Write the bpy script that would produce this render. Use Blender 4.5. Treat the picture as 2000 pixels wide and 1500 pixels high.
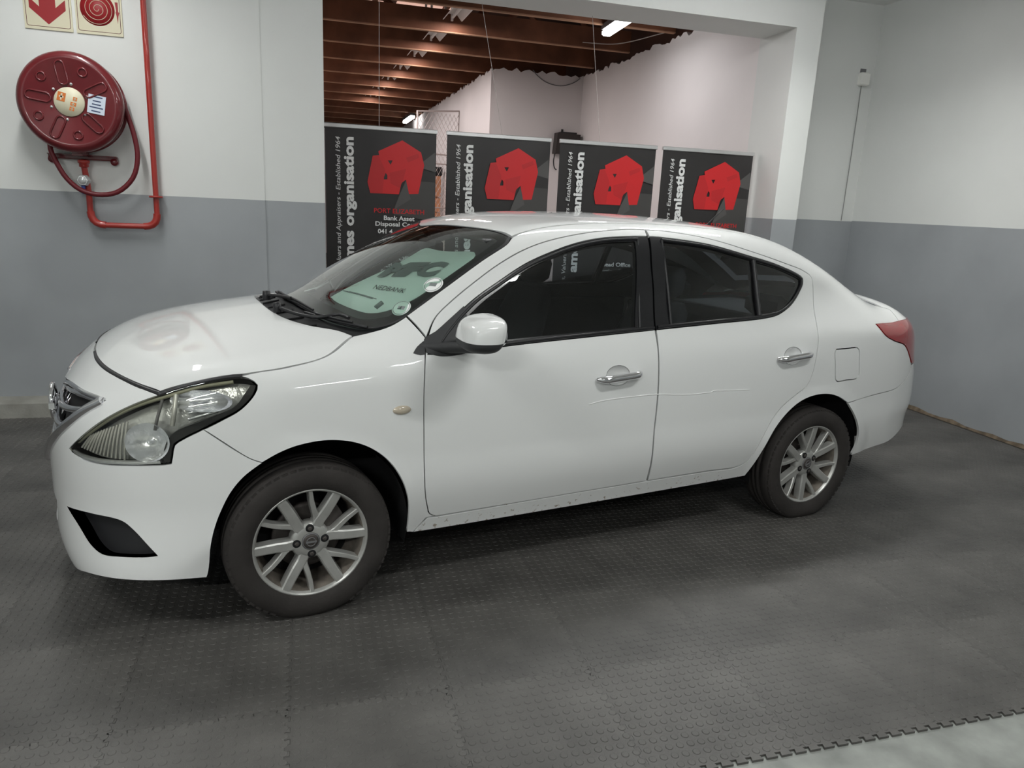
import bpy, math, random
import numpy as np
from mathutils import Matrix, Vector
from mathutils.geometry import delaunay_2d_cdt
random.seed(3)
S=bpy.context.scene
COL=S.collection
for o in list(bpy.data.objects): bpy.data.objects.remove(o)

# ---------------------------------------------------------------- camera
YAW,PITCH,ROLL=.4778-.195,.2395,.048
_f=Vector((math.sin(YAW)*math.cos(PITCH),math.cos(YAW)*math.cos(PITCH),-math.sin(PITCH)))
_r=Vector((math.cos(YAW),-math.sin(YAW),0)); _u=_r.cross(_f)
_r2=math.cos(ROLL)*_r+math.sin(ROLL)*_u; _u2=-math.sin(ROLL)*_r+math.cos(ROLL)*_u
cam=bpy.data.cameras.new('camera'); camo=bpy.data.objects.new('camera',cam); COL.objects.link(camo)
camo.matrix_world=Matrix(((_r2.x,_u2.x,-_f.x,.148),(_r2.y,_u2.y,-_f.y,-3.409),(_r2.z,_u2.z,-_f.z,1.553),(0,0,0,1)))
cam.sensor_fit='HORIZONTAL'; cam.sensor_width=36; cam.lens=1434.6/2000*36; cam.clip_start=.05
S.camera=camo
# ---------------------------------------------------------------- world, exposure
w=bpy.data.worlds.new('world'); S.world=w; w.use_nodes=True
w.node_tree.nodes['Background'].inputs[0].default_value=(.80,.84,.86,1)
w.node_tree.nodes['Background'].inputs[1].default_value=.30
vs=S.view_settings; vs.view_transform='Standard'; vs.look='None'; vs.gamma=1; vs.use_curve_mapping=False; vs.exposure=0.0
# ---------------------------------------------------------------- lamps of the room
def area(name,loc,rot,sx,sy,power,col=(1,1,1),spread=math.pi):
    l=bpy.data.lights.new(name,'AREA'); l.shape='RECTANGLE'; l.size=sx; l.size_y=sy; l.energy=power; l.color=col
    l.spread=spread; o=bpy.data.objects.new(name,l); o.location=loc; o.rotation_euler=rot; COL.objects.link(o); return o
#  (u, v, z, length along u, along v, watts)   tube lamps over bay and photographer; rear-door lamp and far pair are added fill
BAY_LAMPS=[(-1.13,.95,3.27,.12,1.2,13),(3.35,.95,3.27,1.2,.12,25),(1.95,.55,3.27,1.2,.12,2.5),(-1.8,-2.4,3.27,1.2,.12,31),(2.2,-2.4,3.27,1.2,.12,28),(-1.8,-5.6,3.27,1.2,.12,90),(2.2,-5.6,3.27,1.2,.12,25)]
for i,(u,v,z,a,b,pw) in enumerate(BAY_LAMPS): area('bay_lamp_light',(u,v,z-.075),(0,0,0),a*.94,b*.94,pw,(.98,1,.97),math.radians(150) if i<3 else math.pi)
area('hall_area_light',(3.19,3.8,3.26),(0,0,-.07),.09,1.1,8,(.98,.97,1))
for k in range(7): area('strip_lamp_light',((1.80,1.757,1.715,1.66,1.60,1.55,1.51)[k],4.87+1.155*k,3.495),(0,0,0),.10,.85,13,(1,.92,.91))
area('hall_area_light',(-1.2,7.0,3.3),(0,0,0),.3,4,150,(1,.86,.84))  # added fill for the hall's warm light, has no fitting

# ---------------------------------------------------------------- helpers
def clamp01(c): return tuple(min(1,max(0,x)) for x in c)
def mat(name,col,rough=.5,metal=0,coat=0,noise=0,nscale=8,bump=0,bscale=60,spec=.5,emit=None,es=0,col2=None,trans=0,ior=1.45,coatr=.03,detail=4):
    m=bpy.data.materials.new(name); m.use_nodes=True; nt=m.node_tree; b=nt.nodes['Principled BSDF']
    b.inputs['Base Color'].default_value=(*col,1); b.inputs['Roughness'].default_value=rough; b.inputs['Metallic'].default_value=metal
    b.inputs['Coat Weight'].default_value=coat; b.inputs['Coat Roughness'].default_value=coatr; b.inputs['Specular IOR Level'].default_value=spec
    b.inputs['IOR'].default_value=ior
    if trans: b.inputs['Transmission Weight'].default_value=trans
    tc=nt.nodes.new('ShaderNodeTexCoord')
    if noise or col2:
        n=nt.nodes.new('ShaderNodeTexNoise'); n.inputs['Scale'].default_value=nscale; n.inputs['Detail'].default_value=detail
        nt.links.new(tc.outputs['Object'],n.inputs['Vector'])
        r=nt.nodes.new('ShaderNodeValToRGB'); c2=col2 if col2 else clamp01([c*(1-noise) for c in col]); c1=col if col2 else clamp01([c*(1+noise*.6) for c in col])
        r.color_ramp.elements[0].position=.32; r.color_ramp.elements[1].position=.68
        r.color_ramp.elements[0].color=(*c2,1); r.color_ramp.elements[1].color=(*c1,1)
        nt.links.new(n.outputs['Fac'],r.inputs['Fac']); nt.links.new(r.outputs['Color'],b.inputs['Base Color'])
    if bump:
        n=nt.nodes.new('ShaderNodeTexNoise'); n.inputs['Scale'].default_value=bscale; n.inputs['Detail'].default_value=5
        nt.links.new(tc.outputs['Object'],n.inputs['Vector'])
        bp=nt.nodes.new('ShaderNodeBump'); bp.inputs['Strength'].default_value=bump; bp.inputs['Distance'].default_value=.01
        nt.links.new(n.outputs['Fac'],bp.inputs['Height']); nt.links.new(bp.outputs['Normal'],b.inputs['Normal'])
    if emit: b.inputs['Emission Color'].default_value=(*emit,1); b.inputs['Emission Strength'].default_value=es
    return m
def glassmat(name,tint,ior=1.5,boost=1.0):
    """thin pane: tinted see-through plus a fresnel mirror reflection"""
    m=bpy.data.materials.new(name); m.use_nodes=True; nt=m.node_tree; nt.nodes.clear()
    o=nt.nodes.new('ShaderNodeOutputMaterial'); mx=nt.nodes.new('ShaderNodeMixShader'); t=nt.nodes.new('ShaderNodeBsdfTransparent'); g=nt.nodes.new('ShaderNodeBsdfGlossy'); fr=nt.nodes.new('ShaderNodeFresnel')
    ml=nt.nodes.new('ShaderNodeMath'); ml.operation='MULTIPLY'; ml.use_clamp=True; ml.inputs[1].default_value=boost
    t.inputs[0].default_value=(*tint,1); g.inputs['Roughness'].default_value=.01; g.inputs[0].default_value=(1,1,1,1); fr.inputs[0].default_value=ior
    nt.links.new(fr.outputs[0],ml.inputs[0]); nt.links.new(ml.outputs[0],mx.inputs[0]); nt.links.new(t.outputs[0],mx.inputs[1]); nt.links.new(g.outputs[0],mx.inputs[2]); nt.links.new(mx.outputs[0],o.inputs[0])
    return m
def tag(o,label=None,cat=None,group=None,kind=None):
    for k,v in (('label',label),('category',cat),('group',group),('kind',kind)):
        if v: o[k]=v
    return o
def empty(name,loc=(0,0,0),rz=0,parent=None,**k):
    o=bpy.data.objects.new(name,None); o.empty_display_size=.1; o.location=loc; o.rotation_euler=(0,0,rz); o.parent=parent; COL.objects.link(o); return tag(o,**k)
def link(name,me,parent=None,loc=None,rot=None,**k):
    o=bpy.data.objects.new(name,me); o.parent=parent
    if loc: o.location=loc
    if rot: o.rotation_euler=rot
    COL.objects.link(o); return tag(o,**k)
def dup(o,parent=None,loc=None,rot=None,label=None):
    c=o.copy(); COL.objects.link(c)
    if parent is not None: c.parent=parent
    if loc is not None: c.location=loc
    if rot is not None: c.rotation_euler=rot
    if label: c['label']=label
    for ch in list(o.children): dup(ch,c)
    return c
class MB:
    """collects simple shapes into one mesh"""
    def __init__(s): s.v=[];s.f=[];s.m=[];s.s=[]
    def add(s,v,f,mi=0,smooth=False):
        n=len(s.v); s.v+=[tuple(map(float,p)) for p in v]; s.f+=[tuple(i+n for i in q) for q in f]; s.m+=[mi]*len(f); s.s+=[smooth]*len(f); return s
    def box(s,x0,x1,y0,y1,z0,z1,mi=0,M=None,bev=0):
        if bev:
            b=bev; v=[];
            for (zz,k) in ((z0,b),(z0+b,0),(z1-b,0),(z1,b)):
                v+=[(x0+k+ (b if k==0 else 0)*0,y0+k,zz),(x1-k,y0+k,zz),(x1-k,y1-k,zz),(x0+k,y1-k,zz)]
            f=[(3,2,1,0),(12,13,14,15)]
            for r in range(3):
                for i in range(4): a=r*4+i;c=r*4+(i+1)%4; f.append((a,c,c+4,a+4))
        else:
            v=[(x0,y0,z0),(x1,y0,z0),(x1,y1,z0),(x0,y1,z0),(x0,y0,z1),(x1,y0,z1),(x1,y1,z1),(x0,y1,z1)]
            f=[(3,2,1,0),(4,5,6,7),(0,1,5,4),(1,2,6,5),(2,3,7,6),(3,0,4,7)]
        if M is not None: v=[tuple(M@Vector(p)) for p in v]
        return s.add(v,f,mi)
    def prism(s,poly,a0,a1,axis='y',mi=0):
        """polygon of (p,q) extruded along axis: 'y' -> (p,a,q), 'z' -> (p,q,a), 'x' -> (a,p,q)"""
        def P(p,a): return {'y':(p[0],a,p[1]),'z':(p[0],p[1],a),'x':(a,p[0],p[1])}[axis]
        n=len(poly); v=[P(p,a0) for p in poly]+[P(p,a1) for p in poly]
        f=[tuple(range(n)),tuple(range(2*n-1,n-1,-1))]+[(i,i+n,(i+1)%n+n,(i+1)%n) for i in range(n)]
        return s.add(v,f,mi)
    def tube(s,pts,r,n=10,mi=0,cap=True,smooth=True,closed=False):
        pts=[Vector(p) for p in pts]; m=len(pts); rr=r if hasattr(r,'__len__') else [r]*m
        v=[];prev=None
        for i,p in enumerate(pts):
            if closed: d=(pts[(i+1)%m]-pts[i-1]).normalized()
            else: d=((pts[i+1]-p) if i<m-1 else (p-pts[i-1])).normalized() if i in(0,m-1) else ((pts[i+1]-p).normalized()+(p-pts[i-1]).normalized()).normalized()
            if prev is None:
                a=Vector((0,0,1)) if abs(d.z)<.9 else Vector((1,0,0)); e=d.cross(a).normalized()
            else: e=(prev-d*prev.dot(d)).normalized()
            prev=e; q=d.cross(e)
            for k in range(n):
                t=2*math.pi*k/n; v.append(p+(e*math.cos(t)+q*math.sin(t))*rr[i])
        f=[]
        for i in range(m if closed else m-1):
            j=(i+1)%m
            for k in range(n): f.append((i*n+k,i*n+(k+1)%n,j*n+(k+1)%n,j*n+k))
        s.add(v,f,mi,smooth)
        if cap and not closed:
            s.add(v[:n],[tuple(range(n-1,-1,-1))],mi); s.add(v[-n:],[tuple(range(n))],mi)
        return s
    def lathe(s,prof,n=48,axis='y',c=(0,0,0),mi=0,smooth=True,a0=0,a1=2*math.pi):
        """prof: (radius, along axis)"""
        full=abs(a1-a0-2*math.pi)<1e-6; cols=n if full else n+1; v=[]
        for (r,h) in prof:
            for k in range(cols):
                t=a0+(a1-a0)*k/n; x,y=r*math.cos(t),r*math.sin(t)
                p={'y':(x,h,y),'z':(x,y,h),'x':(h,x,y)}[axis]; v.append((p[0]+c[0],p[1]+c[1],p[2]+c[2]))
        f=[]
        for i in range(len(prof)-1):
            for k in range(n):
                k2=(k+1)%cols; f.append((i*cols+k,i*cols+k2,(i+1)*cols+k2,(i+1)*cols+k))
        return s.add(v,f,mi,smooth)
    def mesh(s,name,mats):
        me=bpy.data.meshes.new(name); me.from_pydata(s.v,[],s.f)
        for m in (mats if isinstance(mats,(list,tuple)) else [mats]): me.materials.append(m)
        me.polygons.foreach_set('material_index',s.m); me.polygons.foreach_set('use_smooth',s.s); me.update(); return me
    def build(s,name,mats,parent=None,loc=None,rot=None,fix=True,**k):
        me=s.mesh(name,mats)
        if fix:
            import bmesh
            bm=bmesh.new(); bm.from_mesh(me); bmesh.ops.recalc_face_normals(bm,faces=bm.faces); bm.to_mesh(me); bm.free()
        return link(name,me,parent,loc,rot,**k)
def flatpoly(name,poly,m,parent,y=0,th=.0006,**k):
    """thin printed shape in a plane that faces -y: poly of (x,z)"""
    return MB().prism(poly,y-th,y,'y').build(name,m,parent,**k)
def text(name,body,m,parent,length=None,height=None,loc=(0,0,0),rot=(math.pi/2,0,0),bold=0.0,shear=0.0,center=False,th=.0004,matrix=None,right=False):
    c=bpy.data.curves.new(name,'FONT'); c.body=body; c.size=.1; c.offset=bold; c.shear=shear; c.extrude=.001; c.resolution_u=3
    t=bpy.data.objects.new(name,c); COL.objects.link(t); dg=bpy.context.evaluated_depsgraph_get(); dg.update()
    me=bpy.data.meshes.new_from_object(t.evaluated_get(dg)); bpy.data.objects.remove(t); bpy.data.curves.remove(c)
    n=len(me.vertices); co=np.empty(n*3); me.vertices.foreach_get('co',co); co=co.reshape(-1,3)
    lo,hi=co.min(0),co.max(0); L=hi[0]-lo[0]; H=hi[1]-lo[1]
    sx=length/L if length else None; sy=height/H if height else None
    if sx is None: sx=sy
    if sy is None: sy=sx
    co[:,0]=(co[:,0]-lo[0]-(L/2 if center else (L if right else 0)))*sx; co[:,1]=(co[:,1]-lo[1]*(1 if height else 0))*sy; co[:,2]=(co[:,2]-lo[2])/max(1e-9,hi[2]-lo[2])*th
    me.vertices.foreach_set('co',co.ravel()); me.materials.clear(); me.materials.append(m); me.update(); me.name=name
    o=link(name,me,parent,loc,rot)
    if matrix is not None: o.matrix_local=matrix
    return o
def spl(xs,ys,n=2000,ext=0.6):
    """natural cubic spline tabulated for quick lookup"""
    xs=np.array(xs,float);ys=np.array(ys,float);m=len(xs)
    h=np.diff(xs);A=np.zeros((m,m));b=np.zeros(m);A[0,0]=A[-1,-1]=1
    for i in range(1,m-1):
        A[i,i-1]=h[i-1];A[i,i]=2*(h[i-1]+h[i]);A[i,i+1]=h[i]
        b[i]=6*((ys[i+1]-ys[i])/h[i]-(ys[i]-ys[i-1])/h[i-1])
    M=np.linalg.solve(A,b)
    X=np.linspace(xs[0],xs[-1],n);k=np.clip(np.searchsorted(xs,X,side='right')-1,0,m-2)
    t=X-xs[k];hk=h[k]
    Y=ys[k]+t*((ys[k+1]-ys[k])/hk-hk*(2*M[k]+M[k+1])/6)+t*t*M[k]/2+t**3*(M[k+1]-M[k])/(6*hk)
    s0=(Y[1]-Y[0])/(X[1]-X[0]);s1=(Y[-1]-Y[-2])/(X[-1]-X[-2])
    X=np.concatenate([[X[0]-ext],X,[X[-1]+ext]]);Y=np.concatenate([[Y[0]-s0*ext],Y,[Y[-1]+s1*ext]])
    return lambda v:np.interp(v,X,Y)
def T(*p): return spl([a for a,b in p],[b for a,b in p])
def smax(a,b,r):
    h=np.maximum(r-np.abs(a-b),0)/r
    return np.maximum(a,b)+h*h*r*.25
def smin(a,b,r): return -smax(-a,-b,r)
P_=T((-1.0,.765),(-.6,.812),(-.2,.842),(.3,.849),(1.3,.8475),(2.2,.845),(2.6,.84),(3.0,.832),(3.3,.812),(3.65,.76))
D_=T((.6,0),(.75,.003),(.88,.014),(.97,.036),(1.06,.080),(1.2,.133),(1.35,.194),(1.45,.243),(1.56,.31))
Dl_=T((.1,.085),(.20,.062),(.27,.045),(.33,.028),(.39,.012),(.45,.0),(.5,-.004),(.6,0))
Dw_=T((-1,.3),(-.5,.3),(-.1,.9),(.3,1),(2.5,1),(2.9,.8),(3.6,.5))
Pg_=T((-.2,.0),(.4,.0),(1.2,0),(2.0,.012),(2.6,.05),(3.0,.10),(3.4,.17),(3.7,.24))
Zc_=T((-.3,.86),(.02,1.062),(.3,1.235),(.55,1.368),(.72,1.443),(.95,1.498),(1.35,1.526),(1.7,1.53),(2.1,1.515),(2.5,1.462),(2.8,1.372),(3.1,1.24),(3.4,1.08),(3.7,.91))
Sx_=T((-.3,.5),(.6,.48),(1.2,.1),(1.6,0),(2.2,-.05),(2.9,-.25),(3.7,-.3))
Zl_=T((-.95,.62),(-.86,.755),(-.80,.828),(-.72,.902),(-.62,.960),(-.5,1.004),(-.35,1.040),(-.15,1.072),(.1,1.100),(.45,1.13),(.8,1.15),(1.5,1.15),(2.2,1.15),(2.8,1.148),(3.2,1.135),(3.4,1.133),(3.5,1.122),(3.6,1.085),(3.7,1.03))
Xf_=T((.12,-.80),(.2,-.845),(.3,-.865),(.4,-.868),(.5,-.868),(.6,-.866),(.7,-.858),(.8,-.832),(.9,-.765),(1.0,-.65),(1.1,-.4))
Gf_=T((0,0),(.2,.010),(.4,.05),(.55,.11),(.65,.18),(.72,.26),(.78,.38),(.84,.6))
Xr_=T((.2,3.62),(.3,3.635),(.4,3.64),(.47,3.64),(.53,3.66),(.62,3.665),(.7,3.655),(.85,3.62),(1.0,3.595),(1.1,3.56))
Gr_=T((0,0),(.2,.008),(.4,.035),(.55,.075),(.65,.115),(.72,.165),(.78,.25),(.84,.42))
Zb_=T((-1,.205),(-.8,.185),(-.4,.20),(0,.22),(.5,.243),(2.1,.25),(2.9,.275),(3.3,.315),(3.6,.385))
def sstep(a,b,v):
    t=np.clip((v-a)/(b-a),0,1);return t*t*(3-2*t)
def comps(p):
    x,y,z=p[...,0],p[...,1],p[...,2];a=np.abs(y)
    d=D_(np.maximum(z,.6))+Dl_(np.minimum(z,.6))*Dw_(x)
    r=np.minimum(np.hypot(x,z-.30),np.hypot(x-2.6,z-.29))
    d=d-.009*(1-sstep(.385,.45,r))*sstep(-.32,-.05,x)
    side=(a-(P_(x)-d-Pg_(x)*sstep(.96,1.22,z)))*.95
    top=(z-(Zl_(x)-.16*a*a))*.95
    front=(Xf_(z)+Gf_(a)*(1-.34*(1-sstep(.16,.5,z)))-x)*.8
    rear=(x-(Xr_(z)-Gr_(a)))*.8
    bot=Zb_(x)-z
    gt=(z-(Zc_(x-Sx_(x)*a*a)-.13*a*a))*.85
    return side,top,front,rear,bot,gt
def F(p):
    side,top,front,rear,bot,gt=comps(p)
    body=smax(smin(top,gt,.05),side,.11)
    body=smax(body,front,.06+.06*sstep(.2,.5,p[...,2])); body=smax(body,rear,.10)
    return smax(body,bot,.012)
def grad(p,F=F,e=2e-3):
    g=np.zeros_like(p)
    for i in range(3):
        d=np.zeros(3);d[i]=e
        g[...,i]=F(p+d)-F(p-d)
    return g/np.maximum(np.linalg.norm(g,axis=-1,keepdims=True),1e-9)
def march(O,D,t0,t1,F=F,n=160):
    """first hit of rays O+t*D with F=0"""
    t=np.full(O.shape[:-1],float(t0));f0=F(O+D*t[...,None]);hit=np.zeros(t.shape,bool);lo=t.copy();hi=t.copy()
    dt=(t1-t0)/n
    for k in range(n):
        t2=t+dt;f=F(O+D*t2[...,None])
        new=(~hit)&(f<=0)&(f0>0)
        lo=np.where(new,t,lo);hi=np.where(new,t2,hi);hit|=new
        t,f0=t2,f
        if hit.all():break
    for _ in range(26):
        m=(lo+hi)/2;f=F(O+D*m[...,None]);ins=f<=0
        hi=np.where(ins,m,hi);lo=np.where(ins,lo,m)
    return O+D*((lo+hi)/2)[...,None],hit
# ---------------------------------------------------------------- body panels cut from the car's smooth skin F
def catmull(run,step):
    """smooth polyline through run (k,3) resampled at about step"""
    run=np.asarray(run,float); out=[]
    if len(run)==2:
        n=max(1,int(np.linalg.norm(run[1]-run[0])/step)); return [run[0]+(run[1]-run[0])*i/n for i in range(n)]
    for i in range(len(run)-1):
        p0=run[i-1] if i>0 else 2*run[0]-run[1]; p1,p2=run[i],run[i+1]; p3=run[i+2] if i+2<len(run) else 2*run[-1]-run[-2]
        n=max(1,int(np.linalg.norm(p2-p1)/step))
        d1=max(np.linalg.norm(p1-p0),1e-6)**.5;d2=max(np.linalg.norm(p2-p1),1e-6)**.5;d3=max(np.linalg.norm(p3-p2),1e-6)**.5
        m1=((p1-p0)/d1-(p2-p0)/(d1+d2)+(p2-p1)/d2)*d2; m2=((p2-p1)/d2-(p3-p1)/(d2+d3)+(p3-p2)/d3)*d2
        for k in range(n):
            t=k/n; out.append((2*t**3-3*t*t+1)*p1+(t**3-2*t*t+t)*m1+(-2*t**3+3*t*t)*p2+(t**3-t*t)*m2)
    return out
def loop(pts,step=.014):
    """closed outline; a corner is a point given with a trailing 'c'"""
    P=[np.array(p[:-1] if p[-1]=='c' else p,float) for p in pts]; C=[p[-1]=='c' for p in pts]; n=len(P)
    cs=[i for i in range(n) if C[i]]
    if not cs: return np.array(catmull(P+[P[0]],step))
    out=[]
    for a,b in zip(cs,cs[1:]+[cs[0]+n]): out+=catmull([P[i%n] for i in range(a,b+1)],step)
    return np.array(out)
def pip(poly,q):
    x,y=q[:,0],q[:,1]; ins=np.zeros(len(q),bool); a=poly; b=np.roll(poly,-1,0)
    for (x0,y0),(x1,y1) in zip(a,b):
        if y0==y1: continue
        c=((y0>y)!=(y1>y))&(x<(x1-x0)*(y-y0)/(y1-y0)+x0); ins^=c
    return ins
def area2(p): return .5*np.sum(p[:,0]*np.roll(p[:,1],-1)-np.roll(p[:,0],-1)*p[:,1])
def inset2(p,d):
    if area2(p)<0: p=p[::-1]
    t=np.roll(p,-1,0)-np.roll(p,1,0); t/=np.maximum(np.linalg.norm(t,axis=1,keepdims=True),1e-9)
    return p+np.stack([-t[:,1],t[:,0]],1)*d
def hitF(pts,d,t0=-.6,t1=.6,n=90):
    pts=np.asarray(pts,float); return march(pts,np.broadcast_to(np.asarray(d,float),pts.shape),t0,t1,F,n)
SIDE=(0,1,0)
def side(pts):
    """(x,z[,'c']) -> points on the left flank"""
    q=np.array([(p[0],-1.0,p[1]) for p in pts]); h,_=hitF(q,SIDE,0,.75,120)
    return [tuple(a)+(('c',) if p[-1]=='c' else ()) for a,p in zip(h.tolist(),pts)]
def topz(pts):
    q=np.array([(p[0],p[1],1.75) for p in pts]); h,_=hitF(q,(0,0,-1),0,1.5,160)
    return [tuple(a)+(('c',) if p[-1]=='c' else ()) for a,p in zip(h.tolist(),pts)]
def panel(name,d,outline,m,parent,holes=(),off=0.,inset=.0022,flange=.013,step=.028,bstep=.014,offf=None,sym=False,mirror=True,lab=None,flip_only=False):
    d=np.array(d,float); d/=np.linalg.norm(d)
    e1=np.cross(d,(0,0,1) if abs(d[2])<.95 else (0,1,0)); e1/=np.linalg.norm(e1); e2=np.cross(e1,d)
    if sym:   # left half outline given from the centre line round to the centre line
        l=[tuple(p) for p in outline]; r=[(p[0],-p[1])+tuple(p[2:]) for p in l[::-1] if abs(p[1])>1e-6]; outline=l+r
    L3=[loop(outline,bstep)]+[loop(h,bstep*.8) for h in holes]
    loops=[];
    for i,l in enumerate(L3):
        p2=np.stack([l@e1,l@e2],1); p2=inset2(p2,inset if i==0 else -inset); loops.append(p2)
    dep=np.concatenate([l@d for l in L3]); dmin,dmax=dep.min()-.16,dep.max()+.16
    lo,hi=loops[0].min(0),loops[0].max(0)
    gx,gy=np.meshgrid(np.arange(lo[0],hi[0],step),np.arange(lo[1],hi[1],step)); gx=gx+(np.arange(gx.shape[0])%2)[:,None]*step*.5
    g=np.stack([gx.ravel(),gy.ravel()],1); ins=pip(loops[0],g)
    for h in loops[1:]: ins&=~pip(h,g)
    g=g[ins]; B=np.concatenate(loops)
    if len(g):
        keep=np.ones(len(g),bool)
        for s in range(0,len(B),200): keep&=(((g[:,None]-B[None,s:s+200])**2).sum(-1).min(1)>(step*.42)**2)
        g=g[keep]
    pts=np.concatenate([B,g]); edges=[];k=0
    for l in loops: n=len(l); edges+=[(k+i,k+(i+1)%n) for i in range(n)]; k+=n
    r=delaunay_2d_cdt([Vector(p) for p in pts.tolist()],edges,[],0,1e-6)
    v2=np.array([tuple(v) for v in r[0]]); tri=np.array([tuple(f) for f in r[2]])
    c=v2[tri].mean(1); ok=pip(loops[0],c)
    for h in loops[1:]: ok&=~pip(h,c)
    tri=tri[ok]
    O=v2[:,:1]*e1+v2[:,1:]*e2+d*dmin
    Pn,hit=march(O,np.broadcast_to(d,O.shape),0,dmax-dmin,F,max(30,int((dmax-dmin)/.014)))
    if (~hit).any():
        A=np.concatenate(L3); q=O[~hit]; q2=np.stack([q@e1,q@e2],1); a2=np.stack([A@e1,A@e2],1)
        j=((q2[:,None]-a2[None])**2).sum(-1).argmin(1); x=q+d*((A[j]-q)@d)[:,None]
        for _ in range(6): x=x-grad(x)*F(x)[:,None]*.8
        Pn[~hit]=x
    N=grad(Pn)
    P2=Pn+N*(off+(offf(Pn) if offf else 0))[...,None] if offf else Pn+N*off
    # triangle orientation outwards
    a,b,cc=P2[tri[:,0]],P2[tri[:,1]],P2[tri[:,2]]; s=(np.cross(b-a,cc-a)*N[tri].mean(1)).sum(1)<0
    tri[s]=tri[s][:,::-1]
    used=np.unique(tri); mp=-np.ones(len(P2),int); mp[used]=np.arange(len(used)); V=P2[used]; NN=N[used]; T3=mp[tri]
    if offf:   # shape differs from F: plain normals
        NN=np.zeros_like(V); fn=np.cross(V[T3[:,1]]-V[T3[:,0]],V[T3[:,2]]-V[T3[:,0]])
        for k in range(3): np.add.at(NN,T3[:,k],fn)
        NN/=np.maximum(np.linalg.norm(NN,axis=1,keepdims=True),1e-12)
    faces=T3.tolist(); verts=V; norms=NN
    if flange:
        ed={}
        for t in faces:
            for i in range(3): ed[(t[i],t[(i+1)%3])]=1
        be=[e for e in ed if (e[1],e[0]) not in ed]
        bv=sorted({i for e in be for i in e}); ix={v:i for i,v in enumerate(bv)}; nb=len(bv); base=len(verts)
        tn=np.zeros((nb,3))
        for i,j in be:
            t=V[j]-V[i]; o=np.cross(t,NN[i]); o/=max(np.linalg.norm(o),1e-9); tn[ix[i]]+=o; tn[ix[j]]+=o
        tn/=np.maximum(np.linalg.norm(tn,axis=1,keepdims=True),1e-9)
        b0=V[bv]; ro=.0016
        ring1=b0+tn*ro*.0; ring2=b0-NN[bv]*flange
        verts=np.concatenate([verts,ring1,ring2]); norms=np.concatenate([norms,tn,tn])
        for i,j in be: faces.append((base+ix[j],base+ix[i],base+nb+ix[i],base+nb+ix[j]))
    def mk(vv,nn,ff,nm):
        me=bpy.data.meshes.new(nm); me.from_pydata(vv.tolist(),[],ff); me.materials.append(m)
        me.polygons.foreach_set('use_smooth',[True]*len(ff)); me.normals_split_custom_set_from_vertices(nn.tolist()); me.update()
        return link(nm,me,parent,label=lab)
    o=mk(verts,norms,faces,name); res=[o]
    if mirror and not sym:
        mv=verts*(1,-1,1); mn=norms*(1,-1,1); res.append(mk(mv,mn,[tuple(f[::-1]) for f in faces],name))
    return res
def mirrored(o,parent=None):
    """the same part on the other flank"""
    me=o.data.copy(); n=len(me.vertices); co=np.empty(n*3); me.vertices.foreach_get('co',co); co=co.reshape(-1,3)*(1,-1,1); me.vertices.foreach_set('co',co.ravel()); me.flip_normals(); me.update()
    return link(o.name.split('.')[0],me,parent if parent is not None else o.parent)
# ---------------------------------------------------------------- materials of the car
PAINT=mat('white car paint',(.78,.79,.785),.45,coat=1.0,coatr=.02,spec=.3)
def dirt(m):
    nt=m.node_tree; b=nt.nodes['Principled BSDF']; tc=nt.nodes.new('ShaderNodeTexCoord'); sp=nt.nodes.new('ShaderNodeSeparateXYZ'); n=nt.nodes.new('ShaderNodeTexNoise'); n.inputs['Scale'].default_value=55; n.inputs['Detail'].default_value=6
    nt.links.new(tc.outputs['Object'],sp.inputs[0]); nt.links.new(tc.outputs['Object'],n.inputs['Vector'])
    mr=nt.nodes.new('ShaderNodeMapRange'); mr.inputs['From Min'].default_value=.25; mr.inputs['From Max'].default_value=.40; mr.inputs['To Min'].default_value=.10; mr.inputs['To Max'].default_value=-.12
    cx=nt.nodes.new('ShaderNodeMath'); cx.operation='LESS_THAN'; cx.inputs[1].default_value=.30; nt.links.new(sp.outputs['X'],cx.inputs[0]); zz=nt.nodes.new('ShaderNodeMath'); zz.operation='ADD'; nt.links.new(sp.outputs['Z'],zz.inputs[0]); nt.links.new(cx.outputs[0],zz.inputs[1]); nt.links.new(zz.outputs[0],mr.inputs['Value'])
    ad=nt.nodes.new('ShaderNodeMath'); ad.operation='ADD'; nt.links.new(n.outputs['Fac'],ad.inputs[0]); nt.links.new(mr.outputs[0],ad.inputs[1])
    rp=nt.nodes.new('ShaderNodeValToRGB'); rp.color_ramp.elements[0].position=.66; rp.color_ramp.elements[1].position=.74; rp.color_ramp.elements[0].color=b.inputs['Base Color'].default_value; rp.color_ramp.elements[1].color=(.30,.25,.20,1)
    nt.links.new(ad.outputs[0],rp.inputs[0]); nt.links.new(rp.outputs[0],b.inputs['Base Color'])
dirt(PAINT)
GLASS=glassmat('tinted side glass',(.72,.77,.79),1.5,1.25)
WGLASS=glassmat('green windscreen glass',(.78,.93,.86),1.5,1.8)
TRIM=mat('black trim',(.018,.018,.02),.42)
SASH=mat('satin black sash film',(.012,.012,.014),.22,coat=.3)
PLAST=mat('grey black plastic',(.035,.036,.038),.55)
RUBB=mat('tyre rubber',(.032,.028,.026),.78,noise=.25,nscale=9,bump=.12,bscale=120)
DARK=mat('dark void',(.008,.008,.009),.85)
CHROME=mat('chrome',(.82,.82,.84),.07,metal=1)
SILV=mat('silver alloy paint',(.52,.52,.50),.33,metal=.55,noise=.12,nscale=14)
BARREL=mat('brake dusted barrel',(.20,.175,.15),.55,metal=.3,noise=.4,nscale=20)
BRAKE=mat('dull brake iron',(.09,.08,.075),.6,metal=.5)
REDL=mat('red tail lamp lens',(.32,.012,.015),.12,coat=1)
LENS=glassmat('yellowed headlamp lens',(.97,.97,.92),1.45,1.0)
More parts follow.
